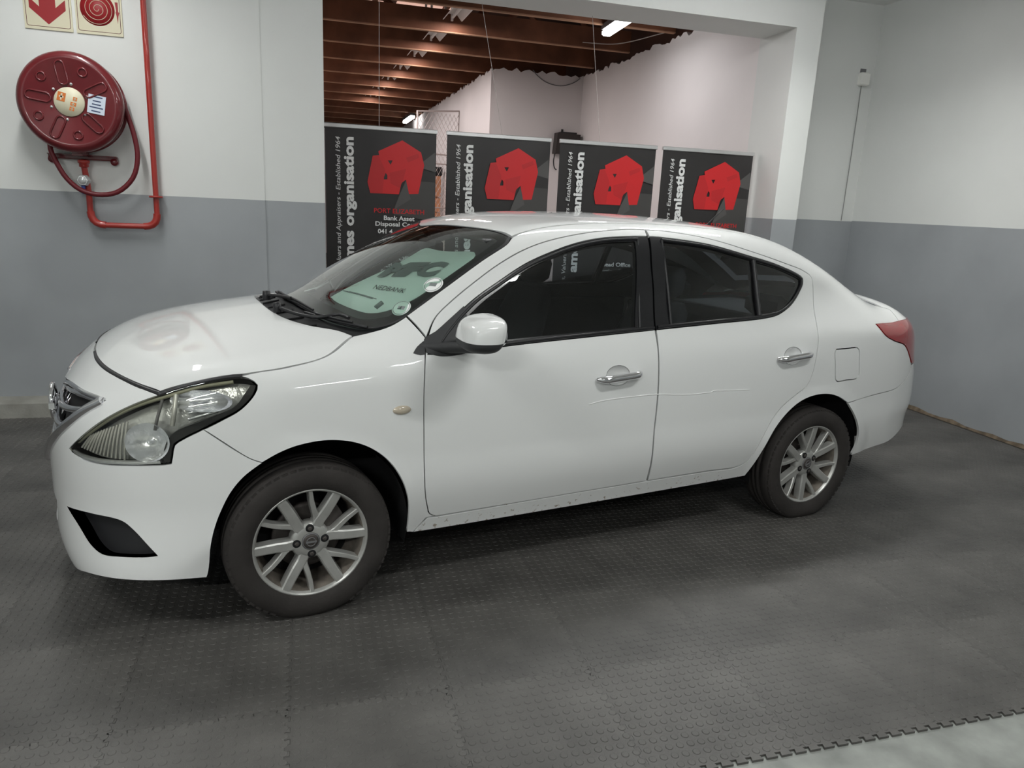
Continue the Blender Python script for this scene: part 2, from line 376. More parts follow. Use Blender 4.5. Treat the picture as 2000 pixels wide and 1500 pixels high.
REFL=mat('lamp reflector',(.66,.67,.67),.2,metal=.5,coat=.6,bump=.35,bscale=45)
RIBS=mat('lamp ribs',(.66,.66,.63),.25,metal=.3)
LCHR=mat('bright lamp bowl',(.90,.92,.97),.14,metal=.65,coat=.6,bump=.25,bscale=60)
SEATM=mat('charcoal seat cloth',(.02,.021,.024),.9,noise=.2,nscale=40)
DASHM=mat('grey dashboard plastic',(.06,.06,.062),.6)
HEADL=mat('grey headliner',(.13,.13,.13),.9)
GREY=mat('mid grey plastic',(.16,.16,.165),.5)
SCRAT=mat('white primer scratch',(.93,.93,.93),.4)
PAPER=mat('white windscreen poster',(.88,.92,.90),.5)
PINK=mat('grey poster ink',(.20,.22,.22),.6)
INK=mat('dark print ink',(.05,.06,.06),.6)

car=empty('car',(0,0,0),.195,label='white four-door saloon car parked on the black rubber mat',cat='car')
def curve(*p): return list(p)
# ---- shared cut lines (x,z on the flank)
ARCHF=[(-.363,.222),(-.358,.235),(-.348,.317),(-.331,.403),(-.311,.458),(-.274,.534),(-.229,.591),(-.167,.640),(-.108,.672),(-.038,.694),(.058,.701),(.156,.682),(.233,.642),(.295,.583),(.339,.507),(.363,.423),(.371,.338),(.372,.275)]
ARCHR=[(2.170,.272),(2.185,.31),(2.205,.37),(2.225,.43),(2.275,.528),(2.345,.598),(2.423,.649),(2.506,.675),(2.614,.680),(2.710,.659),(2.794,.618),(2.855,.552),(2.906,.478),(2.932,.411),(2.938,.348),(2.928,.300)]
DFRONT=[(.512,1.112),(.470,1.046),(.440,.972),(.426,.861),(.425,.682),(.434,.451),(.452,.372)]          # front door leading edge, top to bottom
DTOP=[(1.595,1.468),(1.498,1.4675),(1.279,1.449),(1.069,1.413),(.936,1.374),(.809,1.316),(.687,1.242),(.585,1.172)]   # B pillar to A pillar
MID=[(1.595,1.468),(1.566,1.34),(1.553,1.201),(1.533,1.056),(1.529,.96),(1.529,.784),(1.528,.69),(1.524,.523),(1.532,.339)]
RTOP=[(1.600,1.468),(1.679,1.467),(1.949,1.439),(2.226,1.380),(2.435,1.329),(2.580,1.290),(2.636,1.258)]
RBACK=[(2.636,1.258),(2.638,1.215),(2.590,1.095),(2.556,.998),(2.537,.925),(2.507,.795),(2.475,.733),(2.402,.690),(2.324,.642),(2.258,.577),(2.205,.490),(2.172,.410),(2.147,.365),(2.093,.340)]
def c_(p): return tuple(p)+('c',)
fd=[c_((.492,.327))]+DFRONT[::-1]+DTOP[::-1][:-1]+[c_(DTOP[0])]+[(1.588,1.440,'c')]
WTOP=[(1.588,1.440),(1.511,1.4385),(1.33,1.427),(1.188,1.403),(1.05,1.364),(.919,1.316),(.792,1.250),(.672,1.180),(.560,1.095),(.490,1.030),(.452,.985)]
fd=[(.492,.327,'c'),(.462,.345)]+DFRONT[::-1]+DTOP[::-1][:-1]+[(1.595,1.468,'c'),(1.588,1.440,'c')]+WTOP[1:-1]+[(.452,.985,'c'),(.60,.988),(.80,1.004),(1.2,1.024),(1.533,1.040,'c')]+MID[4:-1]+[(1.532,.339,'c')]
# door handles sit over round finger bowls cut in the doors
def bowl(cx,cz): return [(cx+.062*math.cos(t),cz+.043*math.sin(t)) for t in np.linspace(0,2*math.pi,15)[:-1]]
HND=[((1.200,.849),(1.427,.865),bowl(1.312,.857)),((2.250,.881),(2.478,.898),bowl(2.362,.889))]
def S3(l): return side(l)
FRONT_DOOR=panel('front_door',SIDE,S3(fd),PAINT,car,holes=[S3(HND[0][2])])
RW=[(1.600,1.440),(1.655,1.438),(1.93,1.413),(2.193,1.361),(2.37,1.3225),(2.53,1.272),(2.562,1.252),(2.556,1.225),(2.500,1.172),(2.436,1.130),(2.362,1.098),(2.298,1.080),(2.189,1.068),(1.9,1.056),(1.541,1.040)]
rd=[(1.540,.339,'c')]+[(x+.0035,z) for x,z in MID[::-1][1:5]]+[(1.541,1.040,'c')]+RW[::-1][1:-1]+[(1.600,1.440,'c'),(1.603,1.468,'c')]+RTOP[1:]+RBACK[1:-1]+[(2.093,.340),(1.893,.341)]
REAR_DOOR=panel('rear_door',SIDE,S3(rd),PAINT,car,holes=[S3(HND[1][2])])
# window frames (rubber, sash film) and panes: sub-parts of the doors
fh=[(1.5875,1.4385,'c')]+WTOP[1:-1]+[(.452,.985,'c'),(.60,.988),(.80,1.004),(1.2,1.024),(1.532,1.040,'c'),(1.553,1.201),(1.566,1.34)]
FGL=[(1.497,1.417),(1.33,1.407),(1.19,1.383),(1.05,1.343),(.919,1.293),(.81,1.232),(.71,1.172),(.66,1.135),(.655,1.04,'c'),(.80,1.028),(1.2,1.046),(1.432,1.056,'c')]
FGL=[(1.505,1.418,'c')]+FGL[1:8]+[(.645,1.125,'c'),(.640,1.020,'c')]+FGL[9:11]+[(1.430,1.056,'c'),(1.470,1.24)]
rh=[(1.600,1.4385,'c'),(1.655,1.4375)]+RW[2:-1]+[(1.541,1.040,'c'),(1.561,1.201),(1.575,1.34)]
RG1=[(1.668,1.420,'c'),(1.93,1.394),(2.198,1.340,'c'),(2.172,1.085,'c'),(1.9,1.077),(1.632,1.066,'c'),(1.645,1.24)]
RG2=[(2.222,1.334,'c'),(2.37,1.302),(2.50,1.262),(2.538,1.243),(2.532,1.222),(2.480,1.175),(2.425,1.138),(2.357,1.110),(2.296,1.095),(2.196,1.087,'c')]
for k,dr in enumerate(FRONT_DOOR): pass
wf=panel('window_frame',SIDE,S3(fh),SASH,FRONT_DOOR[0],holes=[S3(FGL)],off=-.0015,inset=.0005,mirror=False)[0]
pg=panel('door_glass',SIDE,S3(FGL),GLASS,FRONT_DOOR[0],off=-.006,inset=-.004,flange=0,mirror=False,step=.05)[0]
for o in (wf,pg): mirrored(o,FRONT_DOOR[1])
wr=panel('window_frame',SIDE,S3(rh),SASH,REAR_DOOR[0],holes=[S3(RG1),S3(RG2)],off=-.0015,inset=.0005,mirror=False)[0]
g1=panel('door_glass',SIDE,S3(RG1),GLASS,REAR_DOOR[0],off=-.006,inset=-.004,flange=0,mirror=False,step=.05)[0]
g2=panel('quarter_glass',SIDE,S3(RG2),GLASS,REAR_DOOR[0],off=-.006,inset=-.004,flange=0,mirror=False,step=.05)[0]
for o in (wr,g1,g2): mirrored(o,REAR_DOOR[1])
# raised gasket lips round the panes and the belt weatherstrip
def along(l,off,step=.02):
    p=np.array(catmull(np.array(side(l)),step)+[np.array(side([l[-1]])[0])]); return p+grad(p)*off
gk=MB(); gk.tube(along([(.50,1.012),(.56,1.072)]+[(x+.004,z-.011) for x,z in WTOP[::-1][3:-1]]+[(1.527,1.427)],.0005),.0065,6).tube(along([(1.525,1.425),(1.452,1.05)],.0005),.006,6)
gk.build('window_gasket',TRIM,FRONT_DOOR[0]); mirrored(bpy.data.objects['window_gasket'],FRONT_DOOR[1])
ws=MB(); ws.tube(along([(.62,.997),(.80,1.012),(1.2,1.033),(1.528,1.048)],.002),.0085,8); o=ws.build('belt_strip',SASH,FRONT_DOOR[0]); mirrored(o,FRONT_DOOR[1])
gk=MB(); gk.tube(along([(1.628,1.055),(1.640,1.24),(1.661,1.424)],.0005),.006,6); gk.tube(along([(1.661,1.427),(1.93,1.402),(2.193,1.350),(2.37,1.312),(2.53,1.262),(2.552,1.248),(2.546,1.226),(2.49,1.173),(2.43,1.135),(2.36,1.105),(2.29,1.088),(2.19,1.078)],.0005),.0065,6)
gk.tube(along([(2.210,1.340),(2.184,1.082)],.001),.011,8); o=gk.build('window_gasket',TRIM,REAR_DOOR[0]); mirrored(o,REAR_DOOR[1])
ws=MB(); ws.tube(along([(1.548,1.050),(1.9,1.066),(2.19,1.078),(2.29,1.088)],.002),.0085,8); o=ws.build('belt_strip',SASH,REAR_DOOR[0]); mirrored(o,REAR_DOOR[1])
# bowls and handles
for (a,b,bl),dr in zip(HND,(FRONT_DOOR,REAR_DOOR)):
    cx=(a[0]+b[0])/2;cz=(a[1]+b[1])/2
    o=panel('handle_recess',SIDE,S3(bl),PAINT,dr[0],inset=-.0005,flange=0,mirror=False,step=.008,bstep=.007,offf=lambda p:-.024*np.clip(1-((p[:,0]-cx)/.063)**2-((p[:,2]-cz)/.044)**2,0,1)**.7)[0]; mirrored(o,dr[1])
    p=np.array(side([(a[0]+(b[0]-a[0])*t,a[1]+(b[1]-a[1])*t) for t in np.linspace(0,1,13)])); tt=np.linspace(0,1,13)
    p=p+np.array([0,-1,0])*(.006+.028*np.clip(np.minimum(tt,1-tt)*7,0,1)[:,None])
    h=MB(); rr=[.008+.0085*min(1,min(t,1-t)*9+.15) for t in tt]; h.tube(p,rr,12); 
    o=h.build('door_handle',CHROME,dr[0],label='chrome door handle'); o2=mirrored(o,dr[1]); o2['label']='chrome door handle'
    kb=MB(); q=p[11]; kb.lathe([(0,-.004),(.012,-.004),(.013,.0),(.013,.01)],18,'y',(q[0]-.012,q[1]-.014,q[2])); o=kb.build('key_cap',CHROME,dr[0]); mirrored(o,dr[1])
# side frame: A pillar, roof rail, C pillar, quarter panel and sill in one pressing
WSE=[(.417,-.650,1.111),(.567,-.642,1.211),(.748,-.617,1.325),(.870,-.592,1.392),(.906,-.567,1.418)]
DITCH=topz([(.99,-.545),(1.086,-.533),(1.3,-.512),(1.6,-.502),(1.9,-.500),(2.2,-.497),(2.45,-.490)])
BLE=topz([(2.62,-.485),(2.80,-.500),(3.00,-.525),(3.18,-.555),(3.30,-.585)])
sf=[(.462,-.751,1.043,'c'),(.417,-.650,1.111,'c')]+WSE[1:-1]+[WSE[-1]]+DITCH+BLE+[c_(topz([(3.34,-.60)])[0]),(3.283,-.711,1.02,'c')]
sf+=[(3.20,-.738,1.020),(3.029,-.758,1.018,'c'),(3.068,-.795,.964),(3.143,-.802,.929),(3.251,-.795,.897),(3.325,-.783,.83),(3.369,-.772,.775,'c')]
sf+=[(3.364,-.778,.741),(3.269,-.807,.683),(3.191,-.821,.659),(3.001,-.832,.641)]
ar=S3(ARCHR); iseam=[i for i,p in enumerate(ARCHR) if p==(2.794,.618)][0]
sf+=[c_(ar[iseam])]+ar[:iseam][::-1][:-1]+[c_(ar[0])]+S3([(2.0,.268),(1.2,.262),(.55,.262)])+[c_(S3([(.40,.268)])[0]),c_(S3([(.46,.327)])[0])]
sf+=S3([(.492,.323,'c'),(1.2,.334),(1.893,.337),(2.093,.336)])+S3(RBACK[::-1][1:-1])+S3(RTOP[::-1][:-1])+S3(DTOP[:-1])+S3([DTOP[-1]])+S3([DFRONT[0]])
FUEL=[(2.676,.908),(2.76,.9085),(2.836,.908),(2.850,.897),(2.858,.82),(2.862,.757),(2.850,.745),(2.77,.741),(2.698,.739),(2.684,.750),(2.672,.82),(2.665,.896)]
SFR=panel('side_frame',(.0,.87,-.50),sf,PAINT,car,holes=[S3(FUEL)])
panel('fuel_flap',SIDE,S3(FUEL),PAINT,car,inset=.0035,mirror=False)
# roof and screens
rf=topz([(.700,0),(.745,-.13),(.805,-.30),(.862,-.44)])+[(.906,-.560,1.418,'c')]+DITCH+topz([(2.62,-.478,'c'),(2.66,-.3),(2.685,-.15),(2.69,0)])
panel('roof',(.0,0,-1),rf,PAINT,car,sym=True,inset=.004)
wb=topz([(.062,0),(.075,-.15),(.100,-.30),(.150,-.46),(.205,-.55),(.268,-.615),(.330,-.640)])+[(.400,-.652,1.10)]
wsc=wb+[tuple(p) for p in WSE[1:-1]]+[(.903,-.562,1.419,'c')]+topz([(.862,-.44),(.805,-.30),(.745,-.13),(.700,0)])
WIND=panel('windscreen',(.5,0,-.87),wsc,WGLASS,car,sym=True,inset=.006,off=-.003,flange=.005,step=.05)[0]
# black ceramic band printed inside the edge of the windscreen
def shrink(l,c,k): return [tuple(np.array(p[:3])+(np.array(c)-np.array(p[:3]))*k)+(('c',) if p[-1]=='c' else ()) for p in l]
full=wsc+[(p[0],-p[1])+tuple(p[2:]) for p in wsc[::-1] if abs(p[1])>1e-6]
band_in=topz([(.150,0),(.165,-.2),(.215,-.40),(.275,-.53),(.36,-.588,'c'),(.567,-.590),(.748,-.570),(.838,-.545,'c'),(.80,-.42),(.755,-.28),(.70,-.13),(.668,0)])
band_in=band_in+[(p[0],-p[1])+tuple(p[2:]) for p in band_in[::-1] if abs(p[1])>1e-6]
panel('windscreen_band',(.5,0,-.87),full,SASH,WIND,holes=[band_in],inset=.008,off=-.0065,flange=0,mirror=False,step=.06)
panel('windscreen_gasket',(.5,0,-.87),full,TRIM,car,holes=[shrink(full,(.45,0,1.25),.018)],inset=.001,off=-.0015,flange=.004,mirror=False,step=.06)
blg=topz([(2.70,0),(2.695,-.15),(2.67,-.3),(2.63,-.470,'c')])+topz([(2.80,-.492),(3.00,-.517),(3.18,-.545),(3.285,-.565,'c'),(3.32,-.3),(3.33,0)])
panel('rear_window',(-.5,0,-.87),blg,GLASS,car,sym=True,off=-.003,flange=.005,step=.06)
# bonnet
HG=[(-.690,0,.913),(-.688,-.10,.913),(-.674,-.245,.910),(-.643,-.404,.908),(-.588,-.565,.904),(-.531,-.669,.894)]
HS=[(-.355,-.754,.920),(-.243,-.775,.939),(-.160,-.780,.950),(-.066,-.780,.960),(.083,-.757,.990)]
HR=topz([(.203,-.655,'c'),(.165,-.588),(.072,-.49),(.012,-.38),(-.022,-.25),(-.034,-.12),(-.036,0)])
HGB=[(x+.009,y*.995,z+.003) for x,y,z in HG]
hd=HGB+[(-.469,-.724,.883,'c')]+HS+HR
panel('bonnet',(.25,0,-1),hd,PAINT,car,sym=True,inset=.003,flange=.02)
# cowl between bonnet and glass
cw=HR[::-1][:-1]+[c_(HR[0][:3])]+topz([(.27,-.645),(.345,-.652,'c'),(.33,-.636),(.268,-.610),(.205,-.545),(.150,-.455),(.100,-.295),(.075,-.15),(.062,0)])
panel('cowl',(.2,0,-1),cw,TRIM,car,sym=True,inset=.001,off=-.012,flange=.01,step=.03)
# front wing
af=S3(ARCHF); js=ARCHF.index((-.167,.640))
HLB=[(-.181,-.817,.882),(-.228,-.819,.832),(-.286,-.813,.799)]     # lamp's lower edge on the wing
wg=[c_(af[js])]+[(-.203,-.835,.655),(-.348,-.803,.767,'c')]+HLB[::-1]+[(-.170,-.808,.911),(-.196,-.792,.932),(-.222,-.780,.9395,'c')]+HS[2:]+[(.203,-.660,1.04,'c')]+topz([(.27,-.650)])+[(.346,-.655,1.073),(.414,-.654,1.109,'c'),(.458,-.751,1.043,'c')]
wg+=S3(DFRONT[2:]+[(.462,.345),(.488,.327,'c'),(.45,.325,'c'),(.40,.268,'c')])+[c_(af[-1])]+af[js+1:-1][::-1]
FENDER=panel('front_wing',(.18,.78,-.6),wg,PAINT,car)
# front bumper with grille, fog pocket and lower intake openings
TIP=(-.763,-.529,.657)
GTOP=[(-.815,0,.80),(-.80,-.12,.812),(-.766,-.235,.828),(-.705,-.465,.841)]; GT=(-.635,-.615,.843)
GLOW=[(-.692,-.576,.805),(-.757,-.508,.742),(-.809,-.407,.669),(-.848,-.28,.585),(-.868,-.19,.520)]; GB=[(-.871,-.10,.497),(-.872,0,.495)]
FOG=[(-.793,-.482,.427,'c'),(-.709,-.630,.447),(-.617,-.717,.442),(-.584,-.742,.415),(-.513,-.787,.325,'c'),(-.543,-.778,.322),(-.626,-.740,.321),(-.686,-.691,.319),(-.718,-.646,.338),(-.753,-.578,.384)]
LIN=[(-.868,0,.415,'c'),(-.866,-.15,.415),(-.852,-.36,.405,'c'),(-.845,-.33,.33),(-.848,-.27,.292,'c'),(-.860,-.1,.285),(-.862,0,.285,'c')]
bp=[(-.872,0,.495,'c')]+LIN[:1]+LIN[1:]+[(-.860,0,.200,'c'),(-.850,-.15,.200),(-.825,-.36,.202),(-.780,-.53,.207),(-.733,-.640,.232),(-.655,-.737,.243),(-.563,-.784,.240),(-.470,-.805,.234)]
bp+=[c_(af[0])]+af[1:js]+[c_(af[js]),(-.203,-.835,.655),(-.348,-.803,.767,'c'),(-.415,-.789,.732),(-.438,-.784,.715),(-.446,-.783,.679),(-.452,-.782,.650,'c'),(-.475,-.775,.646),(-.567,-.739,.642),(-.664,-.671,.636),(-.723,-.601,.638),c_(TIP)]
bp+=[(-.707,-.608,.730),(-.624,-.669,.803),(-.553,-.701,.845),(-.474,-.729,.879,'c')]+HG[::-1][:-1]+[(-.690,0,.913,'c')]
bp+=[c_(GTOP[0])]+GTOP[1:]+[c_(GT)]+GLOW+GB[:1]
bp=[(p if len(p)<4 or p[3]!='c' else p) for p in bp]
BUMP=panel('front_bumper',(.74,.66,-.12),bp,PAINT,car,holes=[FOG],step=.022,inset=.0014)
# rear bumper, boot lid
ra=[c_(ar[iseam]),(3.001,-.832,.641),(3.191,-.821,.659),(3.269,-.807,.683),(3.364,-.778,.741),(3.372,-.770,.775,'c')]
rr_=[]
for y,z in ((-.70,.79),(-.5,.80),(-.25,.80),(0,.80)): rr_.append((3.75,y,z))
h,_=hitF(rr_,(-1,0,0),0,.8,120); ra+=[tuple(a) for a in h[:-1].tolist()]+[c_(h[-1].tolist())]
h,_=hitF([(3.8,0,z) for z in (.6,.43)]+[(3.8,y,.43) for y in (-.3,-.55)],(-1,0,0),0,.8,120); ra+=[tuple(h[0]),c_(h[1].tolist()),tuple(h[2]),tuple(h[3])]
ra+=S3([(3.42,.405),(3.25,.345),(3.10,.325)])+[c_(ar[-1])]+ar[iseam+1:-1][::-1]
panel('rear_bumper',(-.70,.70,-.1),ra,PAINT,car,step=.03)
LT,_=hitF([(3.9,y,z) for y,z in ((-.69,1.022),(-.66,1.022),(-.62,1.02),(-.565,1.015))],(-1,0,0),0,.9,140); LT=[tuple(a) for a in LT.tolist()]
h,_=hitF([(3.8,y,z) for y,z in ((-.56,1.02),(-.56,.90),(-.50,.806),(-.25,.806),(0,.806))],(-1,0,0),0,.8,120)
bt=topz([(3.335,0),(3.325,-.3),(3.30,-.578,'c')])+[c_(topz([(3.34,-.60)])[0]),(3.283,-.711,1.02,'c')]+LT[:-1]+[c_(LT[-1]),tuple(h[1]),c_(h[2].tolist()),tuple(h[3]),c_(h[4].tolist())]
panel('boot_lid',(-.72,0,-.69),bt,PAINT,car,sym=True,step=.04)
h,_=hitF([(3.8,y,z) for y,z in ((-.565,1.02),(-.565,.90),(-.60,.80),(-.70,.785))],(-1,0,0),0,.8,120)
tl=[(3.029,-.758,1.018,'c'),(3.20,-.738,1.020),(3.283,-.711,1.02)]+LT[:-1]+[c_(LT[-1]),tuple(h[1]),c_(h[2].tolist()),tuple(h[3]),(3.372,-.772,.780,'c'),(3.325,-.783,.83),(3.251,-.795,.897),(3.143,-.802,.929),(3.068,-.795,.964)]
panel('tail_lamp',(-.45,.75,-.45),tl,REDL,car,off=.004,step=.025,lab='wraparound red tail lamp')
# sail: black triangle at the foot of the A pillar
o=panel('mirror_sail',SIDE,S3([(.398,.990,'c'),(.418,1.010),(.449,1.03,'c'),(.444,.985,'c'),(.425,.983)]),PLAST,car,off=.002,inset=0,flange=.004,step=.01)
o=panel('mirror_sail',SIDE,S3([(.449,.990,'c'),(.452,1.035),(.50,1.062),(.56,1.105),(.628,1.155,'c'),(.640,1.05),(.645,1.00,'c'),(.60,.983),(.50,.978)]),PLAST,car,off=.004,inset=0,flange=.006,step=.02)
# paint scratch along both doors
pts=S3([(1.166,.743),(1.22,.752),(1.296,.757),(1.40,.760),(1.531,.760),(1.62,.752),(1.722,.745),(1.80,.746),(1.842,.747),(1.853,.753),(1.90,.750),(1.98,.746),(2.102,.741)])
p=np.array(catmull(np.array(pts),.02)); MB().tube(p+grad(p)*.0002,.0022,5).build('paint_scratch',SCRAT,car,label='thin white scratch across both doors')
# side repeater
q=np.array(S3([(.337,.788)])[0]); rp=MB(); rp.lathe([(0,-.010),(.018,-.009),(.032,-.005),(.037,.002)],24,'y',(0,0,0)); rp.v=[(x,y,z*.48) for x,y,z in rp.v]
o=rp.build('side_repeater',mat('clear amber lens',(.55,.48,.38),.1,coat=1),car,loc=tuple(q)); dup(o,loc=(q[0],-q[1],q[2]),rot=(0,0,math.pi))

# dark inner trim of the window pillars
PT=[(.60,.985,'c'),(.62,1.14),(.80,1.275),(1.05,1.400),(1.30,1.440),(1.6,1.455),(1.95,1.43),(2.23,1.370),(2.60,1.285),(2.90,1.19),(3.12,1.10,'c'),(3.12,.98,'c')]
panel('pillar_trim',SIDE,S3(PT),SEATM,car,holes=[S3(FGL),S3(RG1),S3(RG2)],off=-.032,inset=0,flange=0,step=.04)
# black tubes standing in for gap shade round bonnet nose and headlamps
def seal(l,off,r):  # lays a black tube along a panel gap as its shade
    p=np.array(l); g=grad(p); p=p-g*F(p)[:,None]+g*off; p=np.array(catmull(p,.02)+[p[-1]]); return MB().tube(p,r,8)
for s in (1,-1):
    seal([(x,y*s,z) for x,y,z in [(x+.0045,y*.998,z+.0015) for x,y,z in HG[1:]]+[(-.472,-.726,.882)]],-.0075,.0105).build('bonnet_gap_shade',TRIM,car)
    seal([(x,y*s,z) for x,y,z in [(-.474,-.7275,.881),(-.415,-.742,.902),(-.355,-.755,.919),(-.30,-.765,.931),(-.243,-.776,.940),(-.215,-.781,.941)]],-.0035,.0085).build('bonnet_gap_shade',TRIM,car)

rwt=blg+[(p[0],-p[1])+tuple(p[2:]) for p in blg[::-1] if abs(p[1])>1e-6]
rwi=topz([(2.75,0),(2.74,-.2),(2.70,-.40,'c'),(2.95,-.44),(3.18,-.48,'c'),(3.22,-.25),(3.23,0)]); rwi=rwi+[(p[0],-p[1])+tuple(p[2:]) for p in rwi[::-1] if abs(p[1])>1e-6]
rwo=topz([(2.55,0),(2.53,-.25),(2.50,-.53,'c'),(2.80,-.55),(3.10,-.60),(3.33,-.64,'c'),(3.36,-.3),(3.36,0)]); rwo=rwo+[(p[0],-p[1])+tuple(p[2:]) for p in rwo[::-1] if abs(p[1])>1e-6]
panel('rear_window_trim',(-.3,0,-.95),rwo,SEATM,car,holes=[rwi],off=-.022,inset=0,flange=0,mirror=False,step=.05)
m=MB(); m.box(2.58,3.28,-.62,.62,.985,1.00); m.build('parcel_shelf',SEATM,car)
# ---------------------------------------------------------------- headlamps
HL=[TIP+('c',),(-.707,-.608,.730),(-.624,-.669,.803),(-.553,-.701,.845),(-.474,-.728,.879),(-.356,-.757,.917),(-.243,-.776,.938),(-.196,-.791,.931),(-.172,-.806,.911,'c'),(-.183,-.816,.882),(-.230,-.819,.832),(-.288,-.812,.800),(-.350,-.802,.768),(-.417,-.788,.733),(-.440,-.783,.716),(-.448,-.782,.680),(-.454,-.781,.652,'c'),(-.475,-.774,.648),(-.567,-.738,.644),(-.664,-.670,.638),(-.723,-.600,.640),(-.754,-.548,.647)]
DL=(.45,.75,-.48)
BEZ=HL[8:17]+[(-.475,-.775,.652),(-.478,-.770,.670),(-.464,-.778,.735),(-.440,-.783,.762),(-.392,-.792,.785),(-.312,-.807,.812),(-.248,-.814,.843),(-.206,-.807,.896,'c'),(-.188,-.797,.912)]
LAMP=panel('headlamp',DL,HL,REFL,car,off=-.050,inset=.004,flange=-.046,step=.02,lab='clear wraparound headlamp with chrome reflectors')
for k,lp in enumerate(LAMP):
    pass
lens=panel('lens',DL,HL,LENS,LAMP[0],off=.001,inset=.003,flange=.006,step=.02,mirror=False)[0]
bez=panel('black_bezel',DL,BEZ,TRIM,LAMP[0],off=-.007,inset=.0025,flange=.03,step=.012,mirror=False)[0]
parts=[lens,bez]
def onF(p,off):
    p=np.array([p],float); n=grad(p)[0]; return p[0]-n*F(p)[0]+n*off,n
def dish(c,r,depth,off,stretch=(1,1),tilt=(-.55,-.8,.22),name='reflector'):
    o,n=onF(c,off); n=Vector(n)*.45+Vector(tilt).normalized()*.55; n.normalize(); t=n.cross(Vector((0,0,1))).normalized(); b=n.cross(t)
    m=MB(); prof=[(1.0,0),(.96,-.06),(.85,-.24),(.7,-.46),(.5,-.70),(.3,-.88),(.12,-.97),(.11,-.45),(.09,-.30),(0,-.26)]
    v=[];N=28
    for rr,h in prof:
        for k in range(N):
            a=2*math.pi*k/N; v.append(Vector(o)+t*(rr*r*stretch[0]*math.cos(a))+b*(rr*r*stretch[1]*math.sin(a))+n*(h*depth))
    f=[(i*N+k,i*N+(k+1)%N,(i+1)*N+(k+1)%N,(i+1)*N+k) for i in range(len(prof)-1) for k in range(N)]
    m.add(v,f,0,True); return m.build(name,LCHR,LAMP[0])
parts.append(dish((-.520,-.748,.722),.074,.040,-.010,(1.05,.90)))
parts.append(dish((-.350,-.785,.862),.060,.036,-.008,(1.75,.62)))
def strip(pts,offs,r,name,m,n=6):
    p=[];
    for q,of in zip(pts,offs if hasattr(offs,'__len__') else [offs]*len(pts)): p.append(onF(q,of)[0])
    return MB().tube(catmull(p,.012)+[p[-1]],r,n).build(name,m,LAMP[0])
parts.append(strip([(-.470,-.740,.868),(-.490,-.757,.800),(-.500,-.764,.765)],-.012,.006,'divider',GREY))
parts.append(strip([(-.428,-.752,.888),(-.436,-.772,.830),(-.446,-.780,.780)],-.012,.009,'divider',RIBS))
rb=MB()
for k in range(13):
    t=k/12; a=np.array((-.735,-.565,.668))*(1-t)+np.array((-.600,-.715,.655))*t; b=np.array((-.700,-.612,.725))*(1-t)+np.array((-.585,-.705,.790))*t
    p=[onF(a+(b-a)*s,-.022)[0] for s in np.linspace(0,1,6)]; rb.tube(p,.0042,6)
parts.append(rb.build('indicator_ribs',RIBS,LAMP[0]))
bw=MB()
for k in range(4):
    a,b=np.array((-.300,-.800,.826+.016*k)),np.array((-.395,-.782,.800+.022*k)); p=[onF(a+(b-a)*s,-.030)[0] for s in np.linspace(0,1,6)]; bw.tube(p,.006,6)
parts.append(bw.build('beam_fins',LCHR,LAMP[0]))
parts.append(strip([(-.755,-.545,.650),(-.723,-.602,.645),(-.664,-.672,.645),(-.567,-.738,.651),(-.485,-.771,.656)],-.010,.008,'chrome_rim',LCHR))
parts.append(strip([(-.74,-.565,.69),(-.700,-.615,.735),(-.618,-.672,.803),(-.545,-.704,.843),(-.470,-.733,.872),(-.356,-.762,.907),(-.245,-.785,.925)],-.012,.007,'olive_rim',mat('yellowed rim',(.30,.30,.22),.4)))
for o in parts: mirrored(o,LAMP[1])
# ---------------------------------------------------------------- grille
gh=[tuple(p) for p in GTOP]+[c_(GT)]+GLOW+GB
gl=[tuple(p) for p in gh]
GR=panel('grille',(.96,0,-.25),gl,DARK,car,off=-.055,inset=0,flange=-.05,sym=True,step=.04,lab='dark V-shaped grille with chrome bars and badge')[0]
def gbar(pts,off,r,nm,m=CHROME,flat=1.0):
    p=[];
    for q in pts: p.append(onF(q,off)[0])
    p=catmull(p,.02)+[p[-1]]; allp=[np.array((x,-y,z)) for x,y,z in p[::-1] if abs(y)>.004]
    return MB().tube(allp+list(p) if abs(p[0][1])<.004 else p,r,8).build(nm,m,GR)
gbar([(-.80,0,.785),(-.80,-.10,.79),(-.775,-.235,.805),(-.725,-.40,.822),(-.668,-.555,.834)],-.018,.011,'grille_bar')
gbar([(-.84,0,.735),(-.83,-.12,.74),(-.80,-.28,.752),(-.755,-.43,.775),(-.700,-.540,.800)],-.022,.013,'grille_bar')
gbar([(-.85,0,.675),(-.84,-.12,.675),(-.825,-.25,.680),(-.79,-.38,.700),(-.755,-.475,.730)],-.026,.013,'grille_bar')
gbar([(-.86,0,.615),(-.85,-.12,.610),(-.845,-.22,.612),(-.82,-.32,.625),(-.805,-.385,.645)],-.028,.012,'grille_bar')
e=[(-.642,-.606,.838),(-.692,-.570,.803),(-.757,-.502,.740),(-.809,-.400,.667),(-.848,-.275,.585),(-.868,-.185,.525),(-.872,-.09,.505)]
for s in (1,-1): gbar([(x,y*s,z) for x,y,z in e],.002,.017,'chrome_surround')
e=[(-.638,-.610,.842),(-.706,-.462,.838),(-.768,-.233,.824),(-.802,-.12,.808)]
for s in (1,-1): gbar([(x,y*s,z) for x,y,z in e],-.002,.009,'chrome_surround')
em=MB(); em.tube([(-.846,.072*math.cos(t),.700+.068*math.sin(t)) for t in np.linspace(0,2*math.pi,33)[:-1]],.010,8,closed=True); em.box(-.856,-.836,-.095,.095,.685,.715,bev=.004); em.box(-.84,-.80,-.02,.02,.68,.72)
em.build('badge',CHROME,GR,label='chrome ring badge crossed by a bar')
